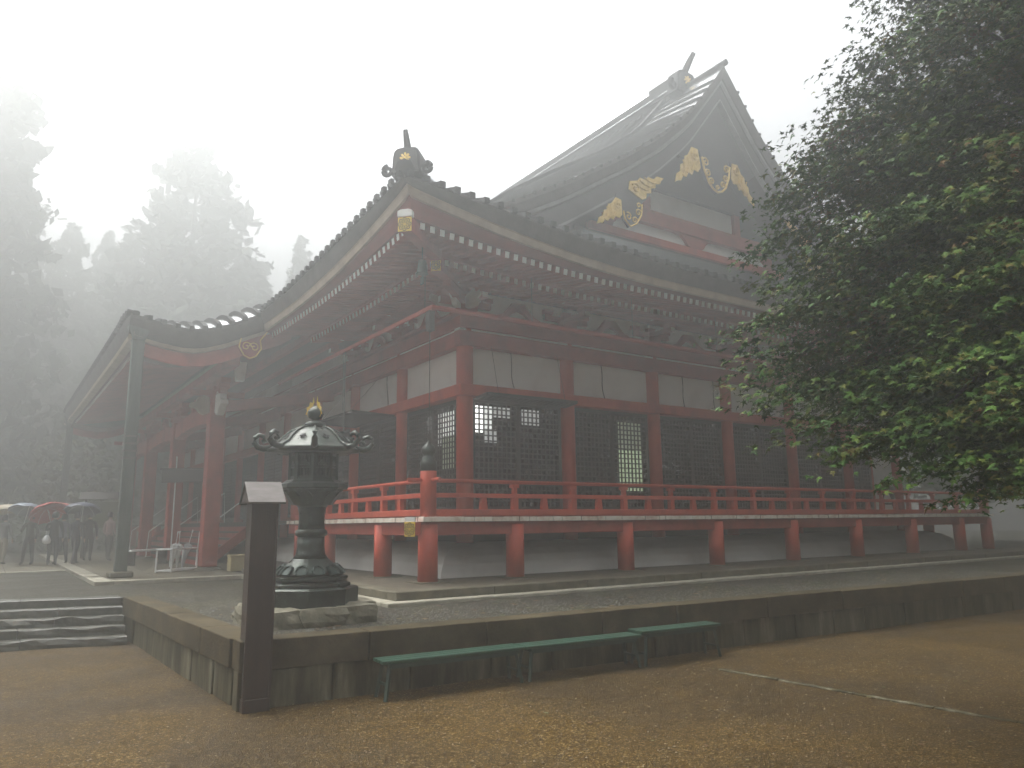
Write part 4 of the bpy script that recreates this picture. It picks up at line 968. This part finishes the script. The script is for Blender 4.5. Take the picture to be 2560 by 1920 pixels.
# ------------------------------------------------------------------ things by the porch: rack of umbrellas, bench, box, signs
def furled(parent_loc, lean, col, label, rz, h=.9):
    o = thing('furled_umbrella', label, 'umbrella', parent_loc, rz, 'furled umbrellas in the white rack'); o.rotation_euler = (lean[0], lean[1], rz)
    MB().tube([(0, 0, 0), (0, 0, h)], .009, 6).build('shaft', WHITEM, o)
    MB().tube([(0, 0, h), (0, .01, h+.05), (.03, .02, h+.075), (.06, .02, h+.05)], .012, 6).build('handle', WHITEM, o)
    MB().lathe([(.012, .06), (.03, .2), (.055, .45), (.085, .62), (.045, .66), (.015, .67)], 12, rf=lambda t, u: 1+.22*math.cos(6*t)).build('canopy', col, o)
RK = Vector((-2.35, 9.1, -.10)); ra = math.radians(50)
rk = thing('umbrella_rack', 'white tubular metal umbrella rack standing by the porch column', 'rack', RK, ra)
m = MB()
for x in (-.62, .62):
    for y in (-.2, .2): MB().tube([(x, y, 0), (x*.98, y, .55)], .02, 8).build('leg', WHITEM, rk)
for z in (.03, .55):
    for y in (-.2, .2): MB().tube([(-.62, y, z), (.62, y, z)], .02, 8).build('rail', WHITEM, rk)
    for x in (-.62, .62): MB().tube([(x, -.2, z), (x, .2, z)], .02, 8).build('rail', WHITEM, rk)
CLEAR = plain('translucent_white_vinyl', (.70, .70, .70), .35)
def inrack(x, y): return (RK.x+x*math.cos(ra)-y*math.sin(ra), RK.y+x*math.sin(ra)+y*math.cos(ra), RK.z+.02)
furled(inrack(-.30, 0), (.12, .05), CLEAR, 'white furled umbrella at the left in the white rack', ra)
furled(inrack(.02, .02), (.10, -.12), CLEAR, 'white furled umbrella at the middle of the white rack', ra)
furled(inrack(.22, .0), (.15, .18), plain('grey_vinyl', (.35, .36, .38)), 'greyish furled umbrella at the right in the white rack', ra, .95)
wbn = thing('white_bench', 'low white bench between the downpipe and the porch column', 'bench', (-2.4, 13.4, -.105), math.radians(35))
MB().box(-.75, .75, -.2, .2, .40, .45).build('seat', WHITEM, wbn, bevel=.01)
for x in (-.6, .6): MB().box(x-.03, x+.03, -.18, .18, 0, .40).build('leg', DARKW, wbn)
bx = thing('donation_box', 'pale yellowish box beside the first porch column', 'box', (-1.15, 8.0, -.105))
MB().box(-.2, .2, -.16, .16, 0, .36).build('box_body', YEL, bx, bevel=.01); MB().box(-.22, .22, -.18, .18, .362, .40).build('box_lid', YEL, bx, bevel=.01)
sg = thing('hanging_board', 'dark wooden board on a white pole beside the porch columns', 'sign', (-1.95, 11.3, -.105), math.radians(-35))
MB().tube([(-.18, 0, 0), (-.18, 0, 3.1)], .018, 8).build('pole', WHITEM, sg); MB().tube([(.75, 0, 0), (.75, 0, 2.7)], .03, 8).build('pole', DARKW, sg)
MB().box(-.55, .9, -.08, -.035, 2.35, 2.72).build('board', DARKW, sg, bevel=.01); MB().box(-.60, .95, -.10, -.0, 2.722, 2.76).build('board_cap', DARKW, sg)
nb_ = thing('notice_board', 'roofed notice board half hidden behind the near downpipe', 'sign', (-2.85, 20.2, -.10), math.radians(-20))
MB().box(-.62, .62, -.03, .03, 1.1, 2.05).build('board', BUSH, nb_); 
for x in (-.66, .66): MB().box(x-.04, x+.04, -.04, .04, 0, 2.15).build('leg', DARKW, nb_)
MB().prism([(-.28, 2.15), (.28, 2.15), (0, 2.42)], (0, 0, 0), AY, AZ, -.85, .85).build('board_roof', DARKW, nb_)
nb_.hide_render = False

# ------------------------------------------------------------------ people under umbrellas
def skin_mesh(name, V, Ed, rad, mats, matf=None, sub=1):
    me = bpy.data.meshes.new(name+'_skeleton'); me.from_pydata(V, Ed, []); o = bpy.data.objects.new(name, me); COL.objects.link(o)
    mo = o.modifiers.new('skin', 'SKIN'); mo.use_smooth_shade = True; mo.branch_smoothing = .5
    for i, v in enumerate(me.skin_vertices[0].data): v.radius = rad[i] if isinstance(rad[i], tuple) else (rad[i], rad[i]); v.use_root = (i == 0)
    sb = o.modifiers.new('sub', 'SUBSURF'); sb.levels = sb.render_levels = sub
    dgp = bpy.context.evaluated_depsgraph_get(); ev = o.evaluated_get(dgp); m2 = bpy.data.meshes.new_from_object(ev)
    bpy.data.objects.remove(o); bpy.data.meshes.remove(me)
    m2.materials.clear()
    for q in mats: m2.materials.append(q)
    if matf:
        for p in m2.polygons: p.material_index = matf(p.center)
    m2.name = name
    return m2
def person(loc, rz, label, top, legs, stride=.0, h=1.62, hold=True, bag=None):
    k = h/1.62
    o = thing('person', label, 'person', loc, rz, 'visitors under umbrellas on the stone path'); o.scale = (k, k, k)
    V = []; Ed = []; R = []
    def v(x, y, z, r, p=None):
        V.append((x, y, z)); R.append(r); 
        if p is not None: Ed.append((p, len(V)-1))
        return len(V)-1
    pel = v(0, 0, .86, (.15, .11)); sp1 = v(0, .01, 1.0, (.14, .10), pel); ch = v(0, 0, 1.2, (.165, .105), sp1); up = v(0, .0, 1.31, (.11, .08), ch)
    nk = v(0, -.01, 1.39, .052, up); hd1 = v(0, -.02, 1.46, (.065, .08), nk); hd = v(0, -.02, 1.53, (.078, .092), hd1); v(0, -.01, 1.59, (.055, .065), hd); v(0, -.115, 1.51, .016, hd)
    for s in (-1, 1):
        v(s*.082, -.01, 1.51, .016, hd)
        st_ = stride*s
        hp = v(s*.085, 0, .80, .098, pel); kn = v(s*.095, -st_*.5-.02, .45, .068, hp); an = v(s*.10, -st_+.02*abs(st_), .08, .045, kn); v(s*.105, -st_-.14, .035, .042, an)
        sh_ = v(s*.175, 0, 1.28, .058, up)
        if hold and s == 1:
            el = v(.22, -.08, 1.05, .045, sh_); wr = v(.10, -.24, 1.16, .032, el); pa = v(.085, -.262, 1.20, .030, wr); dirs = [(.0, -.03, .03)]
            fb = [(.115, -.27, 1.215), (.115, -.285, 1.20), (.112, -.29, 1.18), (.108, -.288, 1.165)]
        else:
            el = v(s*.235, .02, 1.03, .045, sh_); wr = v(s*.24, -.07, .83, .032, el); pa = v(s*.238, -.085, .77, (.032, .022), wr)
            fb = [(s*.245, -.115, .715), (s*.245, -.098, .70), (s*.245, -.08, .70), (s*.245, -.065, .715)]
        px = V[pa]
        for q in fb:
            mid = tuple((px[i]*.45+q[i]*.55) for i in range(3)); a = v(*mid, .0095, pa); v(q[0]-s*.008, q[1], q[2]-.012, .008, a)
        t_ = (px[0]-s*.01, px[1]-.035, px[2]+.01); a = v(*t_, .0105, wr); v(t_[0]-s*.005, t_[1]-.02, t_[2]-.02, .009, a)
    def mf(c):
        if c.z > 1.385: return 2
        if abs(c.x) > .06 and (c.z < .82 and abs(c.x) > .20 or (hold and c.x > .05 and c.y < -.22 and c.z > 1.1)): return 2
        if c.z < .86: return 1 if c.z > .07 else 3
        return 0
    me = skin_mesh('body', V, Ed, R, [top, legs, SKIN, BLACK], mf)
    link('body', me, o)
    hb = MB().lathe([(.085, 1.45), (.094, 1.50), (.092, 1.56), (.072, 1.615), (.03, 1.64), (.004, 1.645)], 12, (0, .012, 0), rf=lambda t, u: 1.06 if math.sin(t) > -.3 else .86)
    hb.build('hair', HAIR, o, True)
    for s in (-1, 1): MB().lathe([(.004, -.006), (.010, 0), (.004, .006)], 6, (s*.032, -.102, 1.525)).build('eye', HAIR, o)
    MB().box(-.022, .022, -.106, -.098, 1.462, 1.470).build('mouth', RED2, o)
    if bag:
        MB().box(-.30, -.22, -.14, .06, .50, .72).build('bag_body', bag, None).parent = None
    return o
def umbrella(loc, col, label, tilt=(0, 0), R=.55, rz=0):
    o = thing('umbrella', label, 'umbrella', loc, rz, 'open umbrellas held by the visitors'); o.rotation_euler = (tilt[0], tilt[1], rz)
    MB().tube([(0, 0, 0), (0, 0, .80)], .008, 6).build('shaft', WHITEM, o); MB().tube([(0, 0, -.02), (0, 0, -.09), (.02, 0, -.13), (.05, 0, -.12), (.055, 0, -.09)], .012, 6).build('handle', DARKW, o)
    K = 8; m = MB(); rows = []
    for i in range(6):
        t = i/5; r = R*math.sin(t*PI/2.3)/math.sin(PI/2.3); z = .78-.26*(1-math.cos(t*PI/2.3))/(1-math.cos(PI/2.3))
        rows.append([((r*(1-.05*t*abs(math.sin(K/2*a)))*math.cos(a)), (r*(1-.05*t*abs(math.sin(K/2*a)))*math.sin(a)), z+.05*t*t*abs(math.sin(K/2*a))) for a in [2*PI*j/32 for j in range(33)]])
    m.grid(rows); m.grid([[(x*.985, y*.985, z-.006) for x, y, z in r] for r in rows[::-1]]); m.build('canopy', col, o, True)
    m = MB()
    for j in range(K):
        a = 2*PI*j/K; m.tube([(rows[i][j*4][0]*.98, rows[i][j*4][1]*.98, rows[i][j*4][2]-.01) for i in range(6)], .004, 4)
    m.build('rib', WHITEM, o); MB().lathe([(.012, .78), (.006, .86)], 6).build('ferrule', WHITEM, o)
    return o
navy = plain('navy_cloth', (.035, .04, .06)); blk = plain('black_cloth', (.016, .016, .017)); khaki = plain('beige_cloth', (.42, .36, .26)); grey = plain('grey_cloth', (.20, .20, .20))
olive = plain('olive_cloth', (.08, .08, .05)); purple = plain('lilac_cloth', (.22, .20, .30)); pinkc = plain('pale_pink_cloth', (.5, .36, .36)); redc = plain('red_cloth', (.5, .05, .04))
ured = plain('red_umbrella_cloth', (.62, .035, .03), .5); usal = plain('salmon_umbrella_cloth', (.62, .12, .11), .5); ublu = plain('blue_grey_umbrella_cloth', (.20, .25, .33), .5); unav = plain('dark_blue_umbrella_cloth', (.10, .12, .19), .5); ubei = plain('beige_umbrella_cloth', (.48, .40, .27), .5)
FOLK = [  # x, y, heading, label, top, legs, stride, umbrella colour, umbrella label, umbrella tilt
 (-5.95, 18.6, 2.6, 'person in beige trousers at the left edge under the beige umbrella', grey, khaki, .12, ubei, 'beige umbrella at the far left of the group', (.1, .1)),
 (-5.28, 17.3, 3.6, 'person in an olive coat and dark trousers under the blue grey umbrella', olive, blk, .10, ublu, 'wide blue grey umbrella left of the bright red one', (.18, -.30)),
 (-4.66, 16.4, 3.0, 'person in black trousers under the bright red umbrella', blk, blk, .06, ured, 'bright red umbrella tipped down in front of its holder', (.55, .35)),
 (-4.37, 17.0, 3.5, 'person in a lilac top with dark trousers under the salmon umbrella', purple, blk, .16, usal, 'salmon red umbrella behind the bright red one', (.2, .1)),
 (-4.05, 16.3, 2.4, 'person in navy jacket and dark trousers under the dark blue umbrella', navy, navy, .22, unav, 'dark blue umbrella at the right of the group', (.25, .12)),
]
for i, (x, y, rz, lb, tp, lg, sd_i, uc, ul, ti) in enumerate(FOLK):
    person((x, y, -.155), rz, lb, tp, lg, sd_i, h=1.60+.03*(i % 3))
    c, s = math.cos(rz), math.sin(rz); q = Vector((.093, -.272, 0)); umbrella((x+q.x*c-q.y*s, y+q.x*s+q.y*c, -.155+1.19), uc, ul, ti, .58, rz)
person((-3.55, 17.8, -.105), 2.9, 'person in dark clothes without umbrella left of the near downpipe', blk, blk, .1, hold=False)
person((-3.0, 17.2, -.105), 2.2, 'person in a pale pink top close behind the near downpipe', pinkc, grey, .08, hold=False)
bgw = thing('shopping_bag', 'small white bag hanging beside the person under the red umbrella', 'bag', (-4.86, 16.2, .52))
MB().lathe([(.03, 0), (.11, .03), (.12, .12), (.07, .24), (.02, .27)], 10).build('bag_body', WHITEM, bgw, True); MB().tube([(-.03, 0, .26), (-.02, 0, .40), (.02, 0, .40), (.03, 0, .26)], .008, 5).build('bag_handle', WHITEM, bgw)

# ------------------------------------------------------------------ cedars and other trees in the mist
def foliage(name, pts, size, m, parent=None, up=.3):
    """many leaf-clump faces, one mesh; pts (n,3), size (n,)"""
    n = len(pts); nr = rng.normal(size=(n, 3)); nr[:, 2] = np.abs(nr[:, 2])+up; nr /= np.linalg.norm(nr, axis=1)[:, None]
    t = np.cross(nr, rng.normal(size=(n, 3))); t /= np.linalg.norm(t, axis=1)[:, None]; b = np.cross(nr, t)
    s = size[:, None]
    v = np.stack([pts-t*s*.5-b*s*.15, pts+t*s*.1-b*s*.42, pts+t*s*.62, pts+t*s*.05+b*s*.40], 1).reshape(-1, 3)
    f = (np.arange(n)[:, None]*4+np.arange(4)).tolist()
    me = bpy.data.meshes.new(name); me.from_pydata(v.tolist(), [], f); me.materials.append(m); me.update()
    return me
def conifer_mesh(h, r, n, seed, ragged=.25, blunt=0):
    g = np.random.default_rng(seed); P = []; Sz = []
    tiers = int(h*1.5)
    for i in range(tiers):
        u = (i+.5)/tiers; z = h*(.12+.88*u); rr = r*((1-u)**.8*(1-blunt)+blunt*math.sqrt(max(0, 1-(u*1.02-.3)**2/.52)))+.25
        for k in range(int(7+8*(1-u))):
            a = g.uniform(0, 2*PI); R = rr*g.uniform(1-ragged*1.6, 1+ragged); c = int(n*rr/r/ (tiers*8))+5
            q = g.uniform(.15, 1, c)**.6*R; aa = a+g.normal(0, .16, c)
            P.append(np.stack([q*np.cos(aa), q*np.sin(aa), z-.12*q*q/r-.10*q+g.normal(0, .22, c)], 1)); Sz.append(g.uniform(.35, .9, c))
    P = np.concatenate(P); Sz = np.concatenate(Sz)
    return P, Sz
PROTO = []
for i, (h, r, n, rag, bl) in enumerate([(26, 4.0, 5200, .30, 0), (24, 5.2, 6000, .28, .15), (30, 6.5, 9000, .34, .75), (28, 4.8, 7000, .45, .45)]):
    P, Sz = conifer_mesh(h, r, n, 100+i, rag, bl)
    PROTO.append((foliage('crown', P, Sz*(1.0 if i < 2 else 1.3), CEDAR), h, MB().tube([(0, 0, -.5), (.05, 0, h*.3), (0, .1, h*.65), (0, 0, h*.95)], [h*.018, h*.014, h*.009, h*.002], 8).mesh('trunk', TRUNK, True)))
GRPT = 'cedars standing in the mist beyond the hall'
def tree(kind, x, y, top, label, rz=0, wide=1.0, cat='tree', name='cedar_tree'):
    q = 1.0 if y > 20 and y > x-20 else 1.0; x, y, top = CAM.x+(x-CAM.x)*q, CAM.y+(y-CAM.y)*q, 1+(top-1)*q
    cr, h, tr = PROTO[kind]; s = (top-ZT)/h
    o = thing(name, label, cat, (x, y, ZT), rz, GRPT); o.scale = (s*wide, s*wide, s)
    link('crown', cr, o); link('trunk', tr, o); return o
tree(3, -8.3, 38, 30.5, 'tall ragged dark cedar cut off by the left edge of the picture', .4, .80)
tree(0, -5.5, 58, 26.2, 'slim pointed cedar just right of the tall ragged one', 1.0, .9)
tree(1, -2.8, 58, 26.0, 'broad pointed cedar left of the great rounded tree', 2.0, .85)
tree(0, .3, 63, 27.6, 'faint narrow cedar in the notch beside the great rounded tree', 3.0, .95)
tree(0, 1.8, 60, 26.8, 'faint blunt cedar touching the left flank of the great rounded tree', 4.1, 1.1)
tree(2, 4.9, 48.9, 31.1, 'great rounded tree fading into mist above the porch roof', .3, 1.0, name='rounded_tree')
tree(1, 11.5, 56, 25.0, 'low shoulder cedar right of the great rounded tree', 5.0, 1.0)
tree(0, 14.2, 51, 26.2, 'small lone cedar above the left eave of the hall', 1.5, .95)
tree(3, -16, 46, 27, 'wide cedar outside the left edge of the picture', 2.5, 1.2)
tree(1, -11, 60, 24, 'cedar filling the gap behind the tall ragged one', .8, 1.3)
tree(1, 8.5, 66, 24, 'cedar behind the right flank of the great rounded tree', .2, 1.3)
tree(3, -1.0, 70, 22, 'dim far cedar behind the pointed ones', 1.2, 1.4)
tree(3, -24, 30, 26, 'cedar beside the path well outside the picture', 2.2, 1.2)
# the wood goes on around the yard: unseen trees, added to shade it
for i, (x, y, k, tp) in enumerate([(17, -13, 2, 20), (25, -10, 3, 24), (34, 2, 2, 27)]):
    tree(k, x, y, tp, ['rounded cedar beyond the leafy maple, outside the picture', 'ragged cedar right of the leafy maple, outside the picture', 'rounded cedar beyond the right end of the hall, outside the picture'][i], i*1.3, 1.25)
hg = thing('hedge_bush', 'olive green bushes at the end of the stone path behind the visitors', 'bush', (-4.5, 34, ZT))
P = rng.uniform(-1, 1, (3000, 3)); P = P[np.linalg.norm(P, axis=1) < 1]*np.array([3.4, 2.2, 3.6])+np.array([1.5, 0, 2.6]); link('foliage', foliage('foliage', P, rng.uniform(.2, .5, len(P)), BUSH), hg)
for k in range(5): MB().tube([(1.5+(k-2)*.5, 0, -.1), (1.5+(k-2)*.9, .2, 2.5)], [.10, .05], 6).build('stem', TRUNK, hg)
# low wooded rise behind the trees
rise = [[(-90+6*i, 74+6*j, ZT+min(16, .9*j*j*.5)+1.5*mn.noise((i*.4, j*.4, 0)) if j else ZT-.5) for i in range(24)] for j in range(9)]
tag(MB().grid(rise).build('wooded_hill', CEDAR, smooth=True), kind='structure')

# ------------------------------------------------------------------ maple on the right
mp_ = thing('maple_tree', 'leafy green maple with drooping sprays overhanging the right of the yard', 'tree', (2.4, -9.6, ZG))
MO = Vector((2.4, -9.6, ZG))
def MV(p): return Vector(p)-MO
MB().tube([MV((2.4, -9.6, ZG-.2)), MV((2.38, -9.55, .2)), MV((2.3, -9.4, 1.2)), MV((2.25, -9.35, 2.2)), MV((2.3, -9.2, 3.8)), MV((2.2, -9.1, 5.6)), MV((2.0, -9.0, 7.2))], [.26, .20, .17, .15, .11, .07, .03], 10).build('trunk', TRUNK, mp_, True)
TIPS = [(1.16, -8.23, 6.51), (0.36, -8.87, 5.58), (1.01, -7.95, 6.05), (0.9, -7.75, 5.55), (0.61, -7.67, 5.12), (0.31, -7.39, 4.85), (-0.0, -7.29, 4.36), (0.17, -7.19, 3.96), (-0.01, -7.28, 3.49), (-0.54, -7.26, 2.85), (-0.26, -7.29, 2.52), (-0.28, -7.59, 2.15), (-0.32, -7.89, 1.8), (-0.36, -8.18, 1.54), (-0.1, -8.63, 1.38), (-0.08, -9.1, 1.28), (-0.1, -9.3, 1.2), (0.21, -8.57, 4.53), (-0.1, -9.07, 3.58), (-0.18, -8.48, 3.56), (-0.29, -8.69, 2.83), (-0.4, -9.37, 2.81), (-0.34, -9.04, 2.16), (-0.3, -9.41, 1.73), (0.12, -9.57, 4.05), (0.55, -9.3, 4.98), (-0.2, -9.81, 3.08), (-0.24, -8.37, 2.08), (-0.25, -8.76, 1.75), (-0.3, -9.79, 2.17), (-0.4, -9.9, 1.6), (0.98, -9.04, 6.34), (0.21, -9.83, 5.12),
        (.4, -10.6, 4.2), (.2, -10.8, 2.8), (.9, -11.3, 3.4), (1.2, -10.9, 5.4), (.3, -10.4, 1.9), (1.5, -8.2, 7.2), (2.1, -8.6, 8.2), (2.9, -10.6, 7.2), (4.0, -9.0, 5.5), (4.2, -10.4, 4.0), (3.6, -11.2, 2.8), (2.2, -11.6, 3.0), (4.4, -8.4, 3.2), (3.0, -7.4, 4.6), (1.9, -7.2, 5.2), (1.6, -7.0, 3.6), (2.8, -7.2, 2.6), (1.2, -7.3, 2.4), (1.1, -7.6, 4.4), (.9, -8.2, 2.2), (.7, -8.9, 3.3), (.8, -9.4, 2.4), (1.2, -8.5, 5.2), (.8, -9.8, 3.9), (.5, -9.6, 2.0), (.6, -9.1, 1.7), (.3, -9.2, 2.6), (.9, -9.9, 1.6), (.9, -9.3, 3.1), (.4, -9.0, 1.5), (.7, -8.5, 2.7), (.6, -8.9, 4.2), (1.0, -8.8, 4.6), (.9, -8.4, 3.8), (.3, -8.3, 3.0), (.1, -8.0, 2.6), (.5, -7.9, 3.3), (1.3, -9.2, 2.0), (1.2, -8.4, 1.7), (-2.5, -10.5, 6.6), (-1.5, -11.8, 6.3), (-3.2, -11.5, 7.0), (-.8, -10.6, 6.2), (-1.6, -10.0, 6.8), (-.5, -12.5, 5.8), (-2.2, -12.8, 6.8), (.3, -11.6, 5.3), (-3.4, -12.6, 7.0), (-2.9, -10.9, 7.2), (-1.0, -11.2, 6.9)]  # last tips: unseen limbs above the frame, added to shade the sand
rd = random.Random(21); LP = []; LNv = []; LS = []
ltip = []
for i, tp in enumerate(TIPS):
    tp = Vector(tp); tp.z += .16 if tp.z < 2.3 else .10; z0 = max(1.3, min(6.2, 1.0+tp.z*.72+rd.uniform(-.4, .3)))
    zz = [.2, 1.2, 2.2, 3.8, 5.6, 7.2]; xx = [2.38, 2.3, 2.25, 2.3, 2.2, 2.0]; yy_ = [-9.55, -9.4, -9.35, -9.2, -9.1, -9.0]
    tp += Vector((r_.x, r_.y, 0))*(.38 if i < 33 else .1); b0 = Vector((np.interp(z0, zz, xx), np.interp(z0, zz, yy_), z0)); d = tp-b0; L = d.length
    pts = []; wob = Vector((rd.uniform(-.25, .25), rd.uniform(-.25, .25), 0))
    for k in range(8):
        t = k/7; p = b0.lerp(tp, t)+AZ*(.50*math.sin(PI*t)*(.6+.2*L)*.55)+wob*math.sin(PI*t); pts.append(p)
    MB().tube([p-MO for p in pts], [.05*(1-.85*k/7)*min(1.3, L/3+.4) for k in range(8)], 6).build('branch', TRUNK, mp_, True)
    # flat layered sprays along the outer part of each limb, drooping outward
    ns = int(13+L*7.5)
    for k in range(ns):
        t = rd.uniform(.30, 1.0)**.75; j = min(6, int(t*7)); c = pts[j].lerp(pts[j+1], t*7-j)+Vector((rd.gauss(0, .22), rd.gauss(0, .22), rd.gauss(0, .13)))
        if k < 3: c = pts[7]+Vector((rd.gauss(0, .10), rd.gauss(0, .10), rd.gauss(0, .06)))
        out = Vector((d.x, d.y, 0)).normalized(); rad = rd.uniform(.20, .55); nl = int(60*rad/.3*rd.uniform(.7, 1.3))
        side = out.cross(AZ)
        for q in range(nl):
            a = rd.uniform(0, 2*PI); rr = rad*math.sqrt(rd.random()); ox, oy = rr*math.cos(a)*1.25, rr*math.sin(a)
            LP.append(c+out*ox+side*oy+AZ*(-.22*(ox+rad)**2/rad*.5-.25*oy*oy/rad+rd.gauss(0, .026)))
            LNv.append((out.x*.45+rd.gauss(0, .45), out.y*.45+rd.gauss(0, .45), 1.0+rd.gauss(0, .3))); LS.append(min(.078, max(.022, rd.gauss(.048, .013))))
LP = np.array([tuple(p) for p in LP])-np.array(MO); LNv = np.array(LNv); LNv /= np.linalg.norm(LNv, axis=1)[:, None]; LS = np.array(LS)
# five-lobed leaf outline
ang = []; 
for th, R in ((-2.4, .55), (-1.75, .30), (-1.15, .85), (-.62, .36), (0, 1.15), (.62, .36), (1.15, .85), (1.75, .30), (2.4, .55), (3.14, .15)): ang.append((R*math.sin(th), R*math.cos(th)))
def leaf_mesh(idx, name):
    n = len(idx); nr = LNv[idx]; t = np.cross(nr, rng.normal(size=(n, 3))); t /= np.linalg.norm(t, axis=1)[:, None]; b = np.cross(nr, t)
    s = LS[idx][:, None]; P = LP[idx]; K = len(ang)
    vv = np.stack([P]+[P+(t*x+b*y)*s-nr*s*.22*(x*x+y*y) for x, y in ang], 1).reshape(-1, 3)
    base = np.arange(n)[:, None]*(K+1); f = np.concatenate([np.stack([base[:, 0], base[:, 0]+1+k, base[:, 0]+1+(k+1) % K], 1) for k in range(K)], 0)
    me = bpy.data.meshes.new(name); me.from_pydata(vv.tolist(), [], f.tolist()); me.materials.append(MAPLE); me.update(); return me
cam_l = np.array(CAM)-np.array(MO); vis = LP-cam_l
fx = vis @ np.array(f_); rx = vis @ np.array(r_)/fx; ux = vis @ np.array(u_)/fx
inside = (np.abs(rx) < .67) & (np.abs(ux) < .5) & (fx > 1)
order = np.argsort(np.where(inside, fx/LS, 1e9)); near = order[:300]; rest = order[300:]
tag(link('foliage', leaf_mesh(rest, 'foliage'), mp_), kind='stuff')
for i in near: link('leaf', leaf_mesh(np.array([i]), 'leaf'), mp_)



# ------------------------------------------------------------------ gravel stones, fallen leaves, puddled sand
def scatter(name, n, fpos, size, m, z, squash=.6, leafy=False):
    base = [(1, 0, 0), (0, 1, 0), (-1, 0, 0), (0, -1, 0), (0, 0, 1)]; fc = [(0, 1, 4), (1, 2, 4), (2, 3, 4), (3, 0, 4)]
    V = []; F = []
    for i in range(n):
        x, y = fpos(); s = size*min(1.7, random.lognormvariate(0, .4)); a = random.uniform(0, PI); o = len(V); c, d = math.cos(a), math.sin(a); e = random.uniform(.6, 1)
        for q in base: V.append((x+s*(q[0]*c-q[1]*e*d), y+s*(q[0]*d+q[1]*e*c), z+s*q[2]*squash*(.15 if leafy else 1)+.002))
        F += [tuple(k+o for k in t) for t in fc]
    me = bpy.data.meshes.new(name); me.from_pydata(V, [], F); me.materials.append(m); return tag(link(name, me), kind='stuff')
def terr():
    while True:
        x = random.uniform(-4.1, 12); y = wall_y(x)+.45+abs(random.gauss(0, 1.6))
        if y < -1.8 or (x < -1.7 and y < 6): return x, y
PEB = mat('pebble', [(.03, .028, .024), (.06, .056, .048), (.11, .105, .09)], 1, .6, island=.9)
PEBS = mat('sand_pebble', [(.06, .035, .010), (.11, .07, .025), (.22, .18, .11)], 1, .55, island=.9)
DEAD = mat('fallen_leaf', [(.10, .05, .02), (.22, .13, .04), (.12, .14, .05)], 1, .6, island=.9)
scatter('gravel', 9000, terr, .013, PEB, ZT-.014)
scatter('sand_pebbles', 7000, lambda: (random.uniform(-9.5, 5), -12.0+8.2*random.random()**.8), .008, PEBS, ZG-.004)
scatter('fallen_leaves', 420, terr, .035, DEAD, ZT-.006, leafy=True)
scatter('fallen_leaves', 260, lambda: (random.uniform(-2, 6), random.uniform(-10.5, -4.6)), .020, DEAD, ZG+.004, leafy=True)
